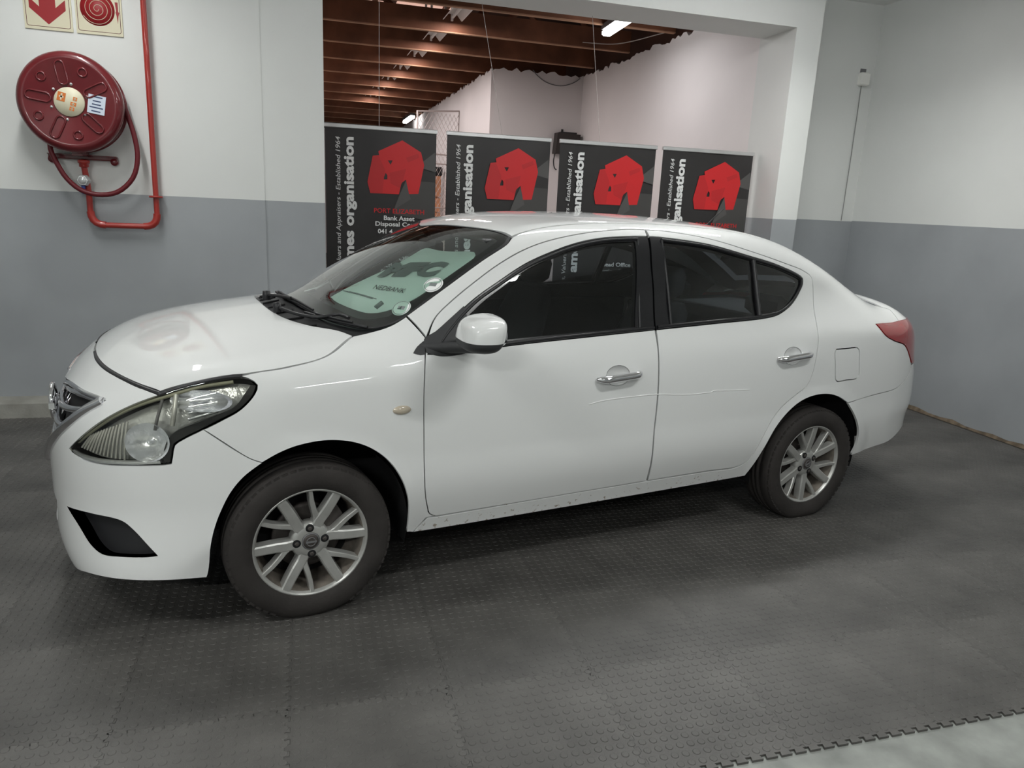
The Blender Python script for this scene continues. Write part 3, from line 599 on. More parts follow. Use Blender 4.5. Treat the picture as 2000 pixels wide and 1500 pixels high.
# lower intake, fog pockets, number plate carrier
li=[tuple(p) for p in LIN]; panel('lower_intake',(1,0,0),li,DARK,car,off=-.04,inset=0,flange=-.036,sym=True,step=.05)
fo=panel('fog_pocket',(.74,.66,-.12),FOG,TRIM,car,inset=0,off=-.042,flange=-.041,step=.012)
# ---------------------------------------------------------------- wheels
def wheel(name,flat):
    w=empty(name,parent=car)
    prof=[(.200,.070),(.209,.080),(.228,.094),(.255,.0985),(.280,.095),(.297,.086),(.3045,.076),(.3075,.060),(.3085,.036),(.302,.034),(.302,.027),(.309,.025),(.3095,.003),(.303,.002)]
    prof=[(r,-h) for r,h in prof]+[(r,h) for r,h in prof[::-1]]
    t=MB(); t.lathe(prof,96); 
    zc=.30-flat; v=[]
    for x,y,z in t.v:
        lim=-zc+.0025
        if z<lim+.05 and flat>.004:
            k=max(0,1-(z-lim)/.05) if z>lim else 1; y*=1+.10*k
        if z<lim: x*=1+.10*min(1,(lim-z)/.02); z=lim
        v.append((x,y,z))
    t.v=v; t.build('tyre',RUBB,w)
    tr=MB()   # shoulder blocks
    for k in range(60):
        a=2*math.pi*k/60; 
        if math.sin(a)<-.90: continue
        M=Matrix.Rotation(-a,4,'Y')
        for s in (-1,1): tr.box(.285,.3000,s*.0805-.008,s*.0805+.006,-.0105,.0105,M=M)
    tr.build('tread_blocks',RUBB,w,kind='stuff')
    rm=MB(); rm.lathe([(.199,-.068),(.2045,-.079),(.208,-.083),(.2125,-.0825),(.2135,-.079),(.210,-.074),(.203,-.068)],72); rm.build('rim_lip',SILV,w)
    b=MB(); b.lathe([(.2055,-.074),(.196,-.060),(.188,-.02),(.180,.05),(.178,.07)],64); b.build('rim_barrel',BARREL,w)
    d=MB(); d.lathe([(.0,-.002),(.115,-.002),(.128,-.002),(.130,.006),(.130,.02),(0,.02)],48); d.lathe([(.176,.045),(.05,.045),(0,.05)],48,mi=1); d.box(.06,.15,-.03,.05,-.05,.06,M=Matrix.Rotation(-.5,4,'Y')); d.build('brake_disc',[BRAKE,DARK],w)
    def arm(m,pts,w0,w1,y0,y1,th):
        n=len(pts); P=[np.array(p) for p in pts]; v=[]; 
        for i,p in enumerate(P):
            tq=(P[min(i+1,n-1)]-P[max(i-1,0)]); tq/=np.linalg.norm(tq); q=np.array((-tq[1],tq[0])); s=i/(n-1); hw=w0+(w1-w0)*s; y=y0+(y1-y0)*s
            for k,(o,dy) in enumerate(((-1.25,th),(-1,.004),(-.72,0),(.72,0),(1,.004),(1.25,th))): v.append((p[0]+q[0]*hw*o,y+dy,p[1]+q[1]*hw*o))
        f=[(i*6+k,i*6+k+1,i*6+k+7,i*6+k+6) for i in range(n-1) for k in range(5)]+[(0,1,2,3,4,5),tuple((n-1)*6+k for k in range(5,-1,-1))]
        m.add(v,f)
    def pol(r,a): return (r*math.cos(a),r*math.sin(a))
    for k in range(6):
        a=math.radians(60*k+2); m=MB()
        arm(m,[pol(.045,a+.10),pol(.085,a+.07),pol(.12,a+.01),pol(.16,a-.01),pol(.207,a-.015)],.0205,.0180,-.060,-.077,.034)
        arm(m,[pol(.078,a+.16),pol(.100,a+.27),pol(.125,a+.38),pol(.16,a+.455),pol(.207,a+.49)],.0115,.0080,-.0595,-.077,.034)
        m.build('spoke',SILV,w)
    h=MB(); h.lathe([(.034,-.064),(.050,-.0635),(.066,-.060),(.074,-.050),(.074,-.02)],40); h.build('hub',SILV,w)
    c=MB(); c.lathe([(0,-.0705),(.022,-.070),(.0275,-.068),(.0285,-.062)],32); c.lathe([(.0285,-.067),(.031,-.0672),(.033,-.064)],32,mi=1); cc=c.build('centre_cap',[BRAKE,GREY],w)
    eb=MB(); eb.tube([(.0165*math.cos(t),-.0715,.0165*math.sin(t)) for t in np.linspace(0,2*math.pi,25)[:-1]],.0017,6,closed=True); eb.box(-.020,.020,-.0735,-.071,-.0035,.0035); eb.build('cap_badge',GREY,cc)
    for k in range(4):
        a=math.radians(93+90*k); n=MB(); x,z=.0515*math.cos(a),.0515*math.sin(a)
        n.lathe([(0,-.0645),(.0145,-.0645),(.0158,-.0635),(.0158,-.055)],20,'y',(x,0,z)); n.lathe([(0,-.0695),(.006,-.0690),(.0088,-.0670),(.0090,-.060)],6,'y',(x,0,z),mi=1,smooth=False); n.build('lug_nut',[DARK,BRAKE],w)  # flush dark disc stands in for the shaded lug hole
    return w
def place(w,x,y,z,rz,ry):
    w.location=(x,y,z); w.rotation_euler=(0,0,rz)
    for ch in w.children:
        if ch.name.split('.')[0] not in ('tyre','tread_blocks'): ch.rotation_euler=(0,ry,0)
w1=wheel('wheel',.002); place(w1,0,-.742,.298,.015,0)
w2=wheel('wheel',.012); place(w2,2.60,-.742,.290,0,-.42)
w3=dup(w1,parent=car,loc=(0,.742,.298),rot=(0,0,math.pi+.015)); w4=dup(w2,parent=car,loc=(2.60,.742,.290),rot=(0,0,math.pi))
# wheel wells, underbody and black boxes added to block light under bonnet and boot
for x in (0,2.6):
    for s in (-1,1):
        m=MB(); m.lathe([(.385,s*.782),(.385,s*.45),(0,s*.45)],40,'y',(x,0,.315),a0=-.25,a1=math.pi+.25); m.build('wheel_well',DARK,car)
m=MB(); m.box(-.72,3.35,-.44,.44,.235,.30); m.box(.42,2.18,-.765,.765,.262,.32); m.box(-.46,.30,-.42,.42,.30,.84); m.box(2.75,3.42,-.44,.44,.30,.96); m.box(2.98,3.40,-.70,.70,.36,.92); m.build('underbody_light_block',DARK,car)
m=MB(); m.tube([(1.9,.2,.24),(2.3,.25,.22),(3.3,.45,.26)],.03,10); m.build('exhaust',BRAKE,car)
# inner door cards and headliner
for nm,ol in (('front_door',fd),('rear_door',rd)):
    dr=FRONT_DOOR if nm=='front_door' else REAR_DOOR
    lo=[p for p in ol]
m=MB()
for s in (-1,1): m.box(.50,2.40,s*.70-.02,s*.70+.02,.33,.985)
m.build('door_cards',SEATM,car)
panel('headliner',(0,0,-1),topz([(.78,0),(.83,-.25),(.95,-.50,'c'),(1.6,-.47),(2.5,-.44,'c'),(2.55,0)]),HEADL,car,sym=True,off=-.035,flange=0,step=.08)
# ---------------------------------------------------------------- cabin
m=MB(); prof=[(.20,.93),(.30,1.005),(.45,1.000),(.62,.975),(.70,.93),(.72,.84),(.66,.70),(.60,.62)]
v=[];f=[];Y=[-.70,-.64,-.2,.2,.64,.70]
for y in Y:
    for x,z in prof: v.append((x+ (abs(y)/.7)**2*.10,y,z-(.03 if abs(y)>.68 else 0)))
n=len(prof)
for i in range(len(Y)-1):
    for k in range(n-1): f.append((i*n+k,i*n+k+1,(i+1)*n+k+1,(i+1)*n+k))
m.add(v,f,0,True); m.build('dashboard',DASHM,car)
def seat(y):
    s=empty('front_seat',(0,y,0),parent=car)
    def cushion(nm,secs,wd):
        m=MB();N=20;v=[]
        for (x,z,dx,dz,ws) in secs:
            for k in range(N):
                a=2*math.pi*k/N; c_,s_=math.cos(a),math.sin(a); cc=math.copysign(abs(c_)**.55,c_); ss=math.copysign(abs(s_)**.6,s_)
                v.append((x+dx*ss,cc*wd*ws,z+dz*ss))
        f=[(i*N+k,i*N+(k+1)%N,(i+1)*N+(k+1)%N,(i+1)*N+k) for i in range(len(secs)-1) for k in range(N)]
        f+=[tuple(range(N-1,-1,-1)),tuple((len(secs)-1)*N+k for k in range(N))]
        m.add(v,f,0,True); return m.build(nm,SEATM,s)
    cushion('seat_cushion',[(.92,.50,0,.05,.85),(.96,.51,0,.075,.98),(1.2,.49,0,.08,1),(1.42,.46,0,.08,.95)],.255)
    cushion('seat_backrest',[(1.38,.50,.07,.03,.9),(1.44,.70,.075,.02,1),(1.50,.90,.07,.02,.98),(1.56,1.06,.055,.02,.85),(1.58,1.11,.03,.01,.7)],.255)
    cushion('headrest',[(1.575,1.13,.03,0,.7),(1.585,1.16,.045,0,1),(1.60,1.24,.045,0,1),(1.61,1.285,.025,0,.8)],.135)
    return s
seat(-.36).location.x=.30; seat(.36).location.x=-.06
m=MB(); m.box(2.05,2.55,-.66,.66,.40,.56,bev=.04); m.box(2.42,2.60,-.66,.66,.52,1.02,bev=.05,M=Matrix.Rotation(0,4,'Y')); 
for y in (-.4,.4): m.box(2.54,2.62,y-.12,y+.12,1.02,1.14,bev=.03)
m.build('rear_seat',SEATM,car)
sw=MB(); 
M=Matrix.Translation((.86,.36,.93))@Matrix.Rotation(math.radians(-65),4,'Y')
sw.tube([M@Vector((.18*math.cos(t),.18*math.sin(t),0)) for t in np.linspace(0,2*math.pi,33)[:-1]],.015,8,closed=True)
for a in (0,math.pi/2*2,math.pi*1.5): sw.tube([M@Vector((0,0,-.02)),M@Vector((.18*math.cos(a+math.pi/2),.18*math.sin(a+math.pi/2),0))],.016,6)
sw.build('steering_wheel',TRIM,car)
mr=MB(); mr.box(.735,.775,-.115,.115,1.315,1.375,bev=.012); mr.tube([(.755,0,1.375),(.72,0,1.42)],.012,8); mr.build('rear_view_mirror',TRIM,car)
for s in (-1,1):
    v=MB(); v.box(.80,.96,s*.34-.19,s*.34+.19,1.395,1.408,bev=.005,M=Matrix.Identity(4)); v.build('sun_visor',GREY,car)
# ---------------------------------------------------------------- door mirror
def mirror_parts(s):
    mr=empty('door_mirror',(0,0,0),parent=car)
    cx,cy,cz=.592,-.985,1.092; ax,ay,az=.088,.118,.070
    def surf(u,v):   # u around, v from bottom to top
        cv,sv=math.cos(v),math.sin(v); cu,su=math.cos(u),math.sin(u)
        P=lambda t,e: math.copysign(abs(t)**e,t)
        x=P(cv,.66)*P(cu,.66); y=P(cv,.66)*P(su,.66); z=P(sv,.62)
        if x>0: x*=.80
        if z<0: z*=.92
        yy=cy+ay*y; return (cx+ax*x+.10*(yy-cy)+.015*z,yy,cz+az*z*(1-.12*(x<0)*abs(x))+.06*(cy-yy)*-1*0)
    NU,NV=40,22; sp=-.13
    for nm,m_,v0,v1 in (('mirror_shell',PAINT,sp,math.pi/2),('mirror_housing',PLAST,-math.pi/2,sp)):
        mb=MB(); v=[surf(2*math.pi*i/NU,v0+(v1-v0)*j/NV) for j in range(NV+1) for i in range(NU)]
        if nm=='mirror_housing': v=[((x-cx)*.985+cx,(y-cy)*.985+cy,z) for x,y,z in v]
        f=[(j*NU+i,j*NU+(i+1)%NU,(j+1)*NU+(i+1)%NU,(j+1)*NU+i) for j in range(NV) for i in range(NU)]
        mb.add(v,f,0,True)
        if nm=='mirror_housing':   # foot that joins the sail
            secs=[((.470,-.770,1.005),.020,.045),((.520,-.800,1.008),.022,.036),((.580,-.860,1.018),.022,.030),((.615,-.93,1.028),.022,.036)]
            N=12; v=[]
            for (c,hz,hx) in secs:
                for k in range(N): a=2*math.pi*k/N; v.append((c[0]+hx*math.cos(a),c[1],c[2]+hz*math.sin(a)))
            f=[(i*N+k,i*N+(k+1)%N,(i+1)*N+(k+1)%N,(i+1)*N+k) for i in range(len(secs)-1) for k in range(N)]
            mb.add(v,f,0,True)
        mb.build(nm,m_,mr)
    gl=MB(); gl.lathe([(0,.0),(.9,.0),(1,.004)],28,'x',(0,0,0)); gl.v=[(x+.659+.10*(y*.075),y*.075-.985,z*.045+1.092) for x,y,z in gl.v]; gl.build('mirror_glass',CHROME,mr)
    return mr
ma=mirror_parts(-1)
mb_=empty('door_mirror',parent=car)
for ch in list(ma.children): mirrored(ch,mb_)
# ---------------------------------------------------------------- wipers, aerial
def F3(l,off): return [onF(p,off)[0] for p in l]
def wiper(l_arm,l_blade,nm='wiper'):
    w=empty(nm,parent=car)
    a=MB(); p=F3(l_arm,.022); a.tube(catmull(p,.02)+[p[-1]],[.008]*0 or .0075,6); q=p[0]; a.lathe([(0,.02),(.016,.018),(.018,0),(.018,-.02)],14,'z',tuple(q)); a.build('wiper_arm',TRIM,w)
    b=MB(); p=F3(l_blade,.010); p=catmull(p,.02)+[p[-1]]; b.tube(p,.0065,6); b.tube([x+np.array((-.002,0,.010)) for x in p[3:-3]],.0045,6); b.build('wiper_blade',TRIM,w)
wiper([(-.005,-.265,1.08),(.06,-.42,1.07),(.118,-.475,1.067),(.198,-.490,1.078),(.222,-.54,1.07)],[(.085,-.36,1.09),(.14,-.46,1.07),(.20,-.545,1.06),(.27,-.625,1.055)])
wiper([(.0,.02,1.085),(.045,-.08,1.095),(.072,-.168,1.100)],[(.060,.14,1.10),(.066,-.10,1.10),(.085,-.22,1.10),(.118,-.38,1.085),(.138,-.455,1.075)])
gr=MB()
for k in range(9):
    y=-.48+k*.12; p=F3([(-.025+.28*y*y,y,1.08),(.045+.25*y*y,y,1.09)],-.009); gr.tube(p,.004,5)
gr.build('cowl_louvres',DARK,car)
o,_=onF((2.48,.05,1.47),.0); ae=MB(); ae.tube([Vector(o)+Vector((-.03,0,-.004)),Vector(o)+Vector((.0,0,.014)),Vector(o)+Vector((.05,0,.012))],[.016,.014,.008],10); ae.tube([Vector(o)+Vector((.0,0,.012)),Vector(o)+Vector((.125,0,.118))],[.0045,.0025],8); ae.build('aerial',TRIM,car)
DISC=mat('white sticker',(.92,.93,.92),.5)
# ---------------------------------------------------------------- poster and licence discs behind the windscreen
SH=[(.206,-.238,1.152),(.215,-.309,1.139,),(.263,-.439,1.122),(.300,-.501,1.118),(.340,-.537,1.125),(.404,-.568,1.150),(.513,-.588,1.209),(.618,-.593,1.269),(.702,-.578,1.324),(.742,-.553,1.36),(.745,-.531,1.371),(.719,-.487,1.371),(.681,-.436,1.367),(.647,-.374,1.366),(.612,-.287,1.368),(.551,-.289,1.337),(.458,-.292,1.286),(.374,-.272,1.244),(.291,-.251,1.201)]
po=panel('windscreen_poster',(.5,0,-.87),SH,PAPER,None,off=-.022,inset=.002,flange=.002,mirror=False,step=.05)[0]
po.rotation_euler=(0,0,.195); tag(po,'pale bank poster with grey lettering propped behind the car windscreen','poster')
def onscreen(nm,body,p0,p1,pu,h,m,bold,shear,off):
    a=onF(p0,off)[0]; b=onF(p1,off)[0]; _,n=onF(np.array(p0)*.5+np.array(p1)*.5,0); X=Vector(b-a); L=X.length; X.normalize(); Z=Vector(n); Z=(Z-X*Z.dot(X)).normalized(); Y=Z.cross(X)
    M=Matrix(((X.x,Y.x,Z.x,a[0]),(X.y,Y.y,Z.y,a[1]),(X.z,Y.z,Z.z,a[2]),(0,0,0,1)))
    return text(nm,body,m,po,length=L,height=h,bold=bold,shear=shear,matrix=M)
onscreen('poster_lettering','MFC',(.388,-.318,1.24),(.590,-.560,1.26),None,.100,PINK,.008,.40,-.0155)
onscreen('poster_lettering','NEDBANK',(.352,-.385,1.198),(.440,-.520,1.195),None,.026,INK,.0,.12,-.0155)
for a,b in (((.258,-.262,1.18),(.335,-.440,1.165)),((.275,-.30,1.18),(.345,-.455,1.168))):
    pp=[np.array(a)+(np.array(b)-np.array(a))*t for t in np.linspace(0,1,8)]; MB().tube([onF(q,-.0185)[0] for q in pp],.0022,5).build('poster_rule',PINK,po)
pp=[np.array((.330,-.500,1.136))+np.array((.030,.004,.02))*t for t in np.linspace(0,1,4)]; MB().tube([onF(q,-.0185)[0] for q in pp],[.010]*4,8).build('poster_rule',PINK,po)
for c,r,lb in (((.411,-.598,1.138),.040,'lower of two round licence discs in the windscreen corner'),((.547,-.590,1.226),.042,'upper of two round licence discs in the windscreen corner')):
    o,n=onF(c,-.0048); N_=Vector(n); X=N_.cross(Vector((0,0,1))).normalized(); Y=N_.cross(X)
    M=Matrix(((X.x,Y.x,N_.x,o[0]),(X.y,Y.y,N_.y,o[1]),(X.z,Y.z,N_.z,o[2]),(0,0,0,1)))
    d=MB(); d.lathe([(0,.001),(r*.96,.001),(r,0),(r,-.001)],36,'z'); ob=d.build('licence_disc',DISC,car,label=lb); ob.matrix_local=M
    b=MB(); b.box(-r*.38,r*.38,-r*.22,r*.22,.001,.0016); b.build('disc_print',PINK,ob); b=MB(); b.tube([(r*.86*math.cos(t),r*.86*math.sin(t),.001) for t in np.linspace(0,6.283,30)[:-1]],.0012,4,closed=True); b.build('disc_border',PINK,ob)
# ================================================================ the room (world axes = room axes)
WHITE=mat('white wall paint',(.74,.755,.735),.65,noise=.035,nscale=1.3,bump=.05,bscale=22)
HWHITE=mat('white hall plaster',(.80,.76,.75),.75,noise=.04,nscale=1.1,bump=.08,bscale=14)
DADO=mat('grey gloss dado paint',(.35,.37,.385),.42,noise=.10,nscale=1.6,bump=.04,bscale=25)
KERB=mat('grey cement kerb',(.27,.265,.24),.8,noise=.2,nscale=7,bump=.2)
CONC=mat('pale painted concrete',(.27,.283,.266),.5,noise=.30,nscale=7,bump=.12,bscale=40,detail=9)
TILE=mat('dusty black rubber',(.098,.094,.088),.46,noise=.5,nscale=2.2,spec=.7,bump=.14,bscale=260,detail=9)
CEIL=mat('white ceiling board',(.84,.84,.82),.8)
REDP=mat('red gloss pipe paint',(.36,.030,.022),.32,coat=.4)
REDR=mat('dark red reel enamel',(.135,.010,.014),.28,coat=.6,noise=.15,nscale=6)
HOSE=mat('dark red hose rubber',(.13,.010,.016),.45)
CREAM=mat('cream photoluminescent plastic',(.66,.62,.46),.45)
SIGNR=mat('sign red ink',(.30,.012,.016),.5)
SIGNB=mat('sign brown border',(.12,.012,.012),.5)
STEEL=mat('brushed aluminium',(.62,.62,.62),.35,metal=.7)
def vstack(nm,poly_boxes,mats,**k): pass
DZ=1.50
def wall(nm,boxes,lab=None):
    """boxes (u0,u1,v0,v1,z0,z1[,mi]); parts below the paint line get the grey coat"""
    m=MB()
    for b in boxes:
        u0,u1,v0,v1,z0,z1=b[:6]; dz=b[6] if len(b)>6 else DZ
        if z0<dz<z1: m.box(u0,u1,v0,v1,z0,dz,1); m.box(u0,u1,v0,v1,dz,z1,0)
        else: m.box(u0,u1,v0,v1,z0,z1,0 if z0>=dz-1e-6 else 1)
    return m.build(nm,[WHITE,DADO],kind='structure')
wall('wall_left',[(-4.2,-.095,2.155,2.40,0,3.42),(-.095,-.083,2.158,2.40,0,3.42),(-.083,.312,2.151,2.40,0,3.42)])
m=MB(); m.prism([(2.155,0),(2.04,0),(2.055,.095),(2.155,.125)],-4.2,.31,'x'); m.build('baseboard_left',KERB,kind='structure')
wall('wall_back',[(3.997,4.232,2.155,2.66,0,3.42,1.538),(4.232,5.25,2.60,2.85,0,3.42,1.546)])
wall('wall_right',[(5.17,5.45,-7.6,2.62,0,3.42,1.552)])
m=MB(); m.box(.312,3.997,2.153,2.62,3.035,3.42); m.build('trim_1',WHITE,kind='structure')
m=MB(); m.box(-4.2,5.45,-7.6,2.40,3.42,3.55); m.box(4.0,5.45,2.40,2.85,3.42,3.55); m.build('ceiling',CEIL,kind='structure')
wall('wall_front',[(-4.2,5.45,-7.85,-7.6,2.9,3.42),(-4.2,-3.2,-7.85,-7.6,0,2.9),(4.6,5.45,-7.85,-7.6,0,2.9)])
wall('wall_side',[(-4.45,-4.2,-7.85,2.40,0,3.42)])
# grubby cement skim where the right wall meets the floor
m=MB(); rnd=random.Random(5); pts=[]
for k in range(40): v=-2.2+k*.122; pts.append((v,.018+.02*rnd.random()))
for (a,ha),(b,hb) in zip(pts,pts[1:]): m.add([(5.172,a,0),(5.172,b,0),(5.150,b,.004),(5.150,a,.004),(5.166,a,ha),(5.166,b,hb)],[(3,2,5,4),(4,5,1,0)])
m.build('baseboard_right',mat('crumbling ochre cement',(.15,.115,.08),.9,noise=.5,nscale=18,bump=.3),kind='structure')
# floor: pale concrete slab, interlocking studded tiles on the bay
m=MB(); m.box(-5,9,-7.85,19,-.12,-.008); fl=m.build('floor',CONC,kind='structure')
def tile_mesh():
    m=MB(); n=10; T_=.5; t=.009; pit=T_/n; poly=[]
    def side_pts(k):   # tabs along one edge, dovetailed; sockets drawn in by the neighbour's tab
        out=[]
        for i in range(n):
            a=i*pit; w_=pit*.30; wd=pit*.36; c=a+pit*.5; dpt=.016
            out+=[(a,0)]+([(c-w_,0),(c-wd,-dpt),(c+wd,-dpt),(c+w_,0)])
        return out
    for k in range(4):
        for (s,o) in side_pts(k):
            p={0:(s,-o*0+0-o*-1 if False else o),1:(T_-o,s),2:(T_-s,T_-o),3:(o,T_-s)}[k]; 
            poly.append(p)
    # tabs stick out on two edges, sockets bite in on the other two
    poly2=[]
    for x,y in poly: poly2.append((min(max(x,-.0165),T_+.0),min(max(y,-.0165),T_+.0)))
    return poly2
def make_tile():
    m=MB(); T_=.5; n=10; pit=T_/n; g=.0007; dpt=.0155; out=[]
    def edge(sign):   # (s, outward)
        o=[]
        for i in range(n):
            c=(i+.5)*pit; o+=[(i*pit+g,0),(c-pit*.27+g*sign*-1,0),(c-pit*.36+g*sign*-1,dpt*sign),(c+pit*.36-g*sign*-1,dpt*sign),(c+pit*.27-g*sign*-1,0)]
        return o
    for s,o in edge(1): out.append((s,-o))                 # bottom: tabs
    for s,o in edge(-1): out.append((T_-.001+o,s))         # right: sockets
    for s,o in edge(-1): out.append((T_-s,T_-.001+o))      # top: sockets
    for s,o in edge(1): out.append((-o,T_-s))              # left: tabs
    m.prism(out,-.008,.0,'z')
    k=14; p=T_/k; N=12; rnd=random.Random(2)
    for i in range(k):
        for j in range(k):
            cx,cy=(i+.5)*p+(p*.0),(j+.5)*p; v=[];
            for r_,h in ((.0122,0),(.0115,.0011),(.0100,.0016)):
                for q in range(N): a=2*math.pi*q/N; v.append((cx+r_*math.cos(a),cy+r_*math.sin(a),h))
            f=[(a*N+q,a*N+(q+1)%N,(a+1)*N+(q+1)%N,(a+1)*N+q) for a in range(2) for q in range(N)]+[tuple(2*N+q for q in range(N))]
            m.add(v,f)
    return m.mesh('rubber_tile',TILE)
tm=make_tile(); U0,V0=1.585,-1.836
for i in range(-11,8):
    for j in range(0,9):
        u,v=U0+.5*i,V0+.5*j
        if u>5.16 or (u<-4.1): continue
        if v>2.1 and u<4.2: continue
        if v+.5>2.16 and u+.5<.33 and v>1.9: continue
        o=link('rubber_tile',tm,fl,loc=(u,v,0))
# lamp fittings that light the bay
LED=mat('lit tube diffuser',(1,1,1),.5,emit=(1,1,1),es=20)
LED2=mat('lit hall tube diffuser',(1,1,1),.5,emit=(1,1,1),es=9)
LEDW=mat('white lamp casing',(.75,.75,.75),.4)
def fitting(nm,u,v,z,a,b,lab,group,parent=None,rz=0):
    e=empty(nm,(u,v,z),rz,label=lab,cat='lamp',group=group)
    m=MB(); m.box(-a/2-.02,a/2+.02,-b/2-.02,b/2+.02,0,.06,bev=.008); m.build('lamp_casing',LEDW,e)
    m=MB(); m.box(-a/2,a/2,-b/2,b/2,-.045,0,bev=.012); m.build('lamp_diffuser',LED,e)
    r=MB(); 
    for s in (-.35,.35): r.tube([(s*a,0,.06),(s*a,0,.06+max(.02,3.42-z-.06))],.004,6)
    r.build('lamp_rod',STEEL,e)
    return e
for i,(u,v,z,a,b,pw) in enumerate(BAY_LAMPS): fitting('tube_lamp',u,v,z,a,b,['bay tube lamp hanging by the left wall over the bonnet','bay tube lamp hanging over the car boot near the right wall','added fill tube lamp hanging over the rear door of the car','bay tube lamp hanging left of the photographer','bay tube lamp hanging right of the photographer','far added fill tube lamp behind on the left','far added fill tube lamp behind on the right'][i],'bay tube lamps')
# roller shutter and glazed office front behind the photographer (seen only as reflections)
m=MB()
for k in range(29): z=.02+k*.1; m.prism([(-7.62,z),(-7.58,z+.02),(-7.58,z+.08),(-7.62,z+.1)],-3.2,4.6,'x')
m.build('door_1',mat('grey shutter slats',(.20,.21,.22),.5),kind='structure')
# alarm sensor with its cable
e=empty('wall_sensor',(5.045,2.60,2.80),label='small white alarm sensor box high on the back wall with a cable below',cat='sensor')
m=MB(); m.box(-.045,.045,-.05,0,-.06,.05,bev=.010); m.build('sensor_case',mat('ivory plastic',(.86,.86,.82),.5),e); m=MB(); m.box(-.03,.03,-.004,0,.05,.085); m.build('sensor_bracket',GREY,e)
m=MB(); m.tube([(0,-.006,-.06),(.003,-.006,-.7),(.0,-.006,-1.25)],.004,6); m.build('sensor_cable',mat('grey cable',(.30,.30,.29),.6),e)
# ---------------------------------------------------------------- hose reel
HR_=empty('fire_hose_reel',(-1.205,2.150,2.035),label='round red fire hose reel mounted on the white wall',cat='hose reel')
R_=.295; yf=-.235
m=MB(); m.lathe([(.0,yf+.012),(.085,yf+.012),(.10,yf+.004),(.245,yf+.004),(.252,yf),(.270,yf+.006),(.288,yf+.02),(R_,yf+.035),(R_,yf+.06),(.284,yf+.072),(.284,yf+.085)],80); m.build('reel_disc',REDR,HR_)
m=MB(); m.lathe([(.262,yf+.085),(.262,yf+.175)],64,mi=1); m.lathe([(.0,yf+.19),(.262,yf+.185),(R_-.005,yf+.175),(R_-.005,yf+.165),(.262,yf+.172)],64); m.build('reel_back_disc',[REDR,HOSE],HR_)
def slot(cx,cz,l,wd,a,nm='embossed_slot'):
    pts=[];
    for k in range(9): t=-math.pi/2+math.pi*k/8; pts.append((l/2+wd*math.cos(t),wd*math.sin(t)))
    for k in range(9): t=math.pi/2+math.pi*k/8; pts.append((-l/2+wd*math.cos(t),wd*math.sin(t)))
    ca,sa=math.cos(a),math.sin(a); p=[(cx+x*ca-z*sa,yf+.002,cz+x*sa+z*ca) for x,z in pts]; m=MB(); m.tube(p,.006,6,closed=True); return m.build(nm,REDR,HR_)
for k in range(5):
    a=math.radians(100+72*k); slot(.168*math.cos(a),.168*math.sin(a),.085,.026,a)
    if k==3: continue
    a2=a+math.radians(36); m=MB(); m.tube([(.195*math.cos(a2)+.024*math.cos(t),yf+.002,.195*math.sin(a2)+.024*math.sin(t)) for t in np.linspace(0,6.283,21)[:-1]],.006,6,closed=True); m.build('embossed_ring',REDR,HR_)
for k in range(6):
    a=math.radians(20+60*k); m=MB(); m.lathe([(0,-.007),(.006,-.005),(.009,0)],10,'y',(.105*math.cos(a),yf+.004,.105*math.sin(a))); m.build('disc_bolt',STEEL,HR_)
m=MB(); m.lathe([(0,yf+.002),(.083,yf+.002),(.085,yf+.006),(.085,yf+.013)],48); lb=m.build('hub_label',CREAM,HR_)
OR=mat('orange label print',(.62,.17,.03),.5); yl=yf+.0012
for (x,z,w_,h_) in ((-.040,.028,.044,.052),(.012,-.040,.026,.022),(.022,-.012,.032,.022),(.034,.018,.022,.022)):
    M=Matrix.Translation((x,0,z))@Matrix.Rotation(.25,4,'Y'); b=MB(); b.box(-w_/2,w_/2,yl-.0006,yl,-h_/2,h_/2,M=M)
    ob=b.build('label_pictogram',OR,lb)
    b=MB(); b.box(-w_*.28,w_*.28,yl-.0012,yl-.0006,-h_*.10,h_*.10,M=M); b.box(-w_*.10,w_*.10,yl-.0012,yl-.0006,-h_*.38,h_*.38,M=M); b.build('label_pictogram',CREAM,lb)
M=Matrix.Translation((.150,0,-.005))@Matrix.Rotation(.16,4,'Y')
b=MB(); b.box(-.048,.048,yf+.0005,yf+.004,-.055,.055,M=M); st=b.build('service_sticker',mat('pale blue sticker',(.62,.68,.78),.5),HR_)
for k,(z,l) in enumerate(((.044,.06),(.020,.045),(.000,.05),(-.018,.075),(-.040,.05))):
    b=MB(); b.box(-l/2,l/2,yf-.0001,yf+.0005,z-.0035,z+.0035,M=M); b.build('sticker_line',mat('blue print',(.04,.06,.14),.6),st)
m=MB(); m.box(-.20,.20,-.03,0,-.330,-.300,bev=.006); m.box(-.20,.20,-.05,-.03,-.306,-.300); 
for s in (-1,1): m.lathe([(0,-.034),(.022,-.034),(.024,-.02),(.024,0)],16,'y',(s*.18,0,-.335))
m.box(-.03,.03,-.16,-.0,-.31,-.22); m.build('wall_bracket',REDR,HR_)
m=MB(); m.lathe([(.0,yf+.19),(.035,yf+.19),(.035,-.02),(.07,-.02),(.07,0)],24); m.build('reel_axle',REDR,HR_)
hp=[(.262,-.12,.08),(.292,-.115,-.03),(.325,-.11,-.16),(.337,-.11,-.30),(.30,-.11,-.43),(.20,-.11,-.525),(.08,-.11,-.545),(-.01,-.115,-.52),(-.08,-.12,-.455),(-.125,-.125,-.37),(-.155,-.13,-.28),(-.15,-.13,-.2)]
hp=[Vector(p) for p in hp]; m=MB(); m.tube(catmull(np.array(hp),.03)+[np.array(hp[-1])],.0155,12); m.build('hose',HOSE,HR_)
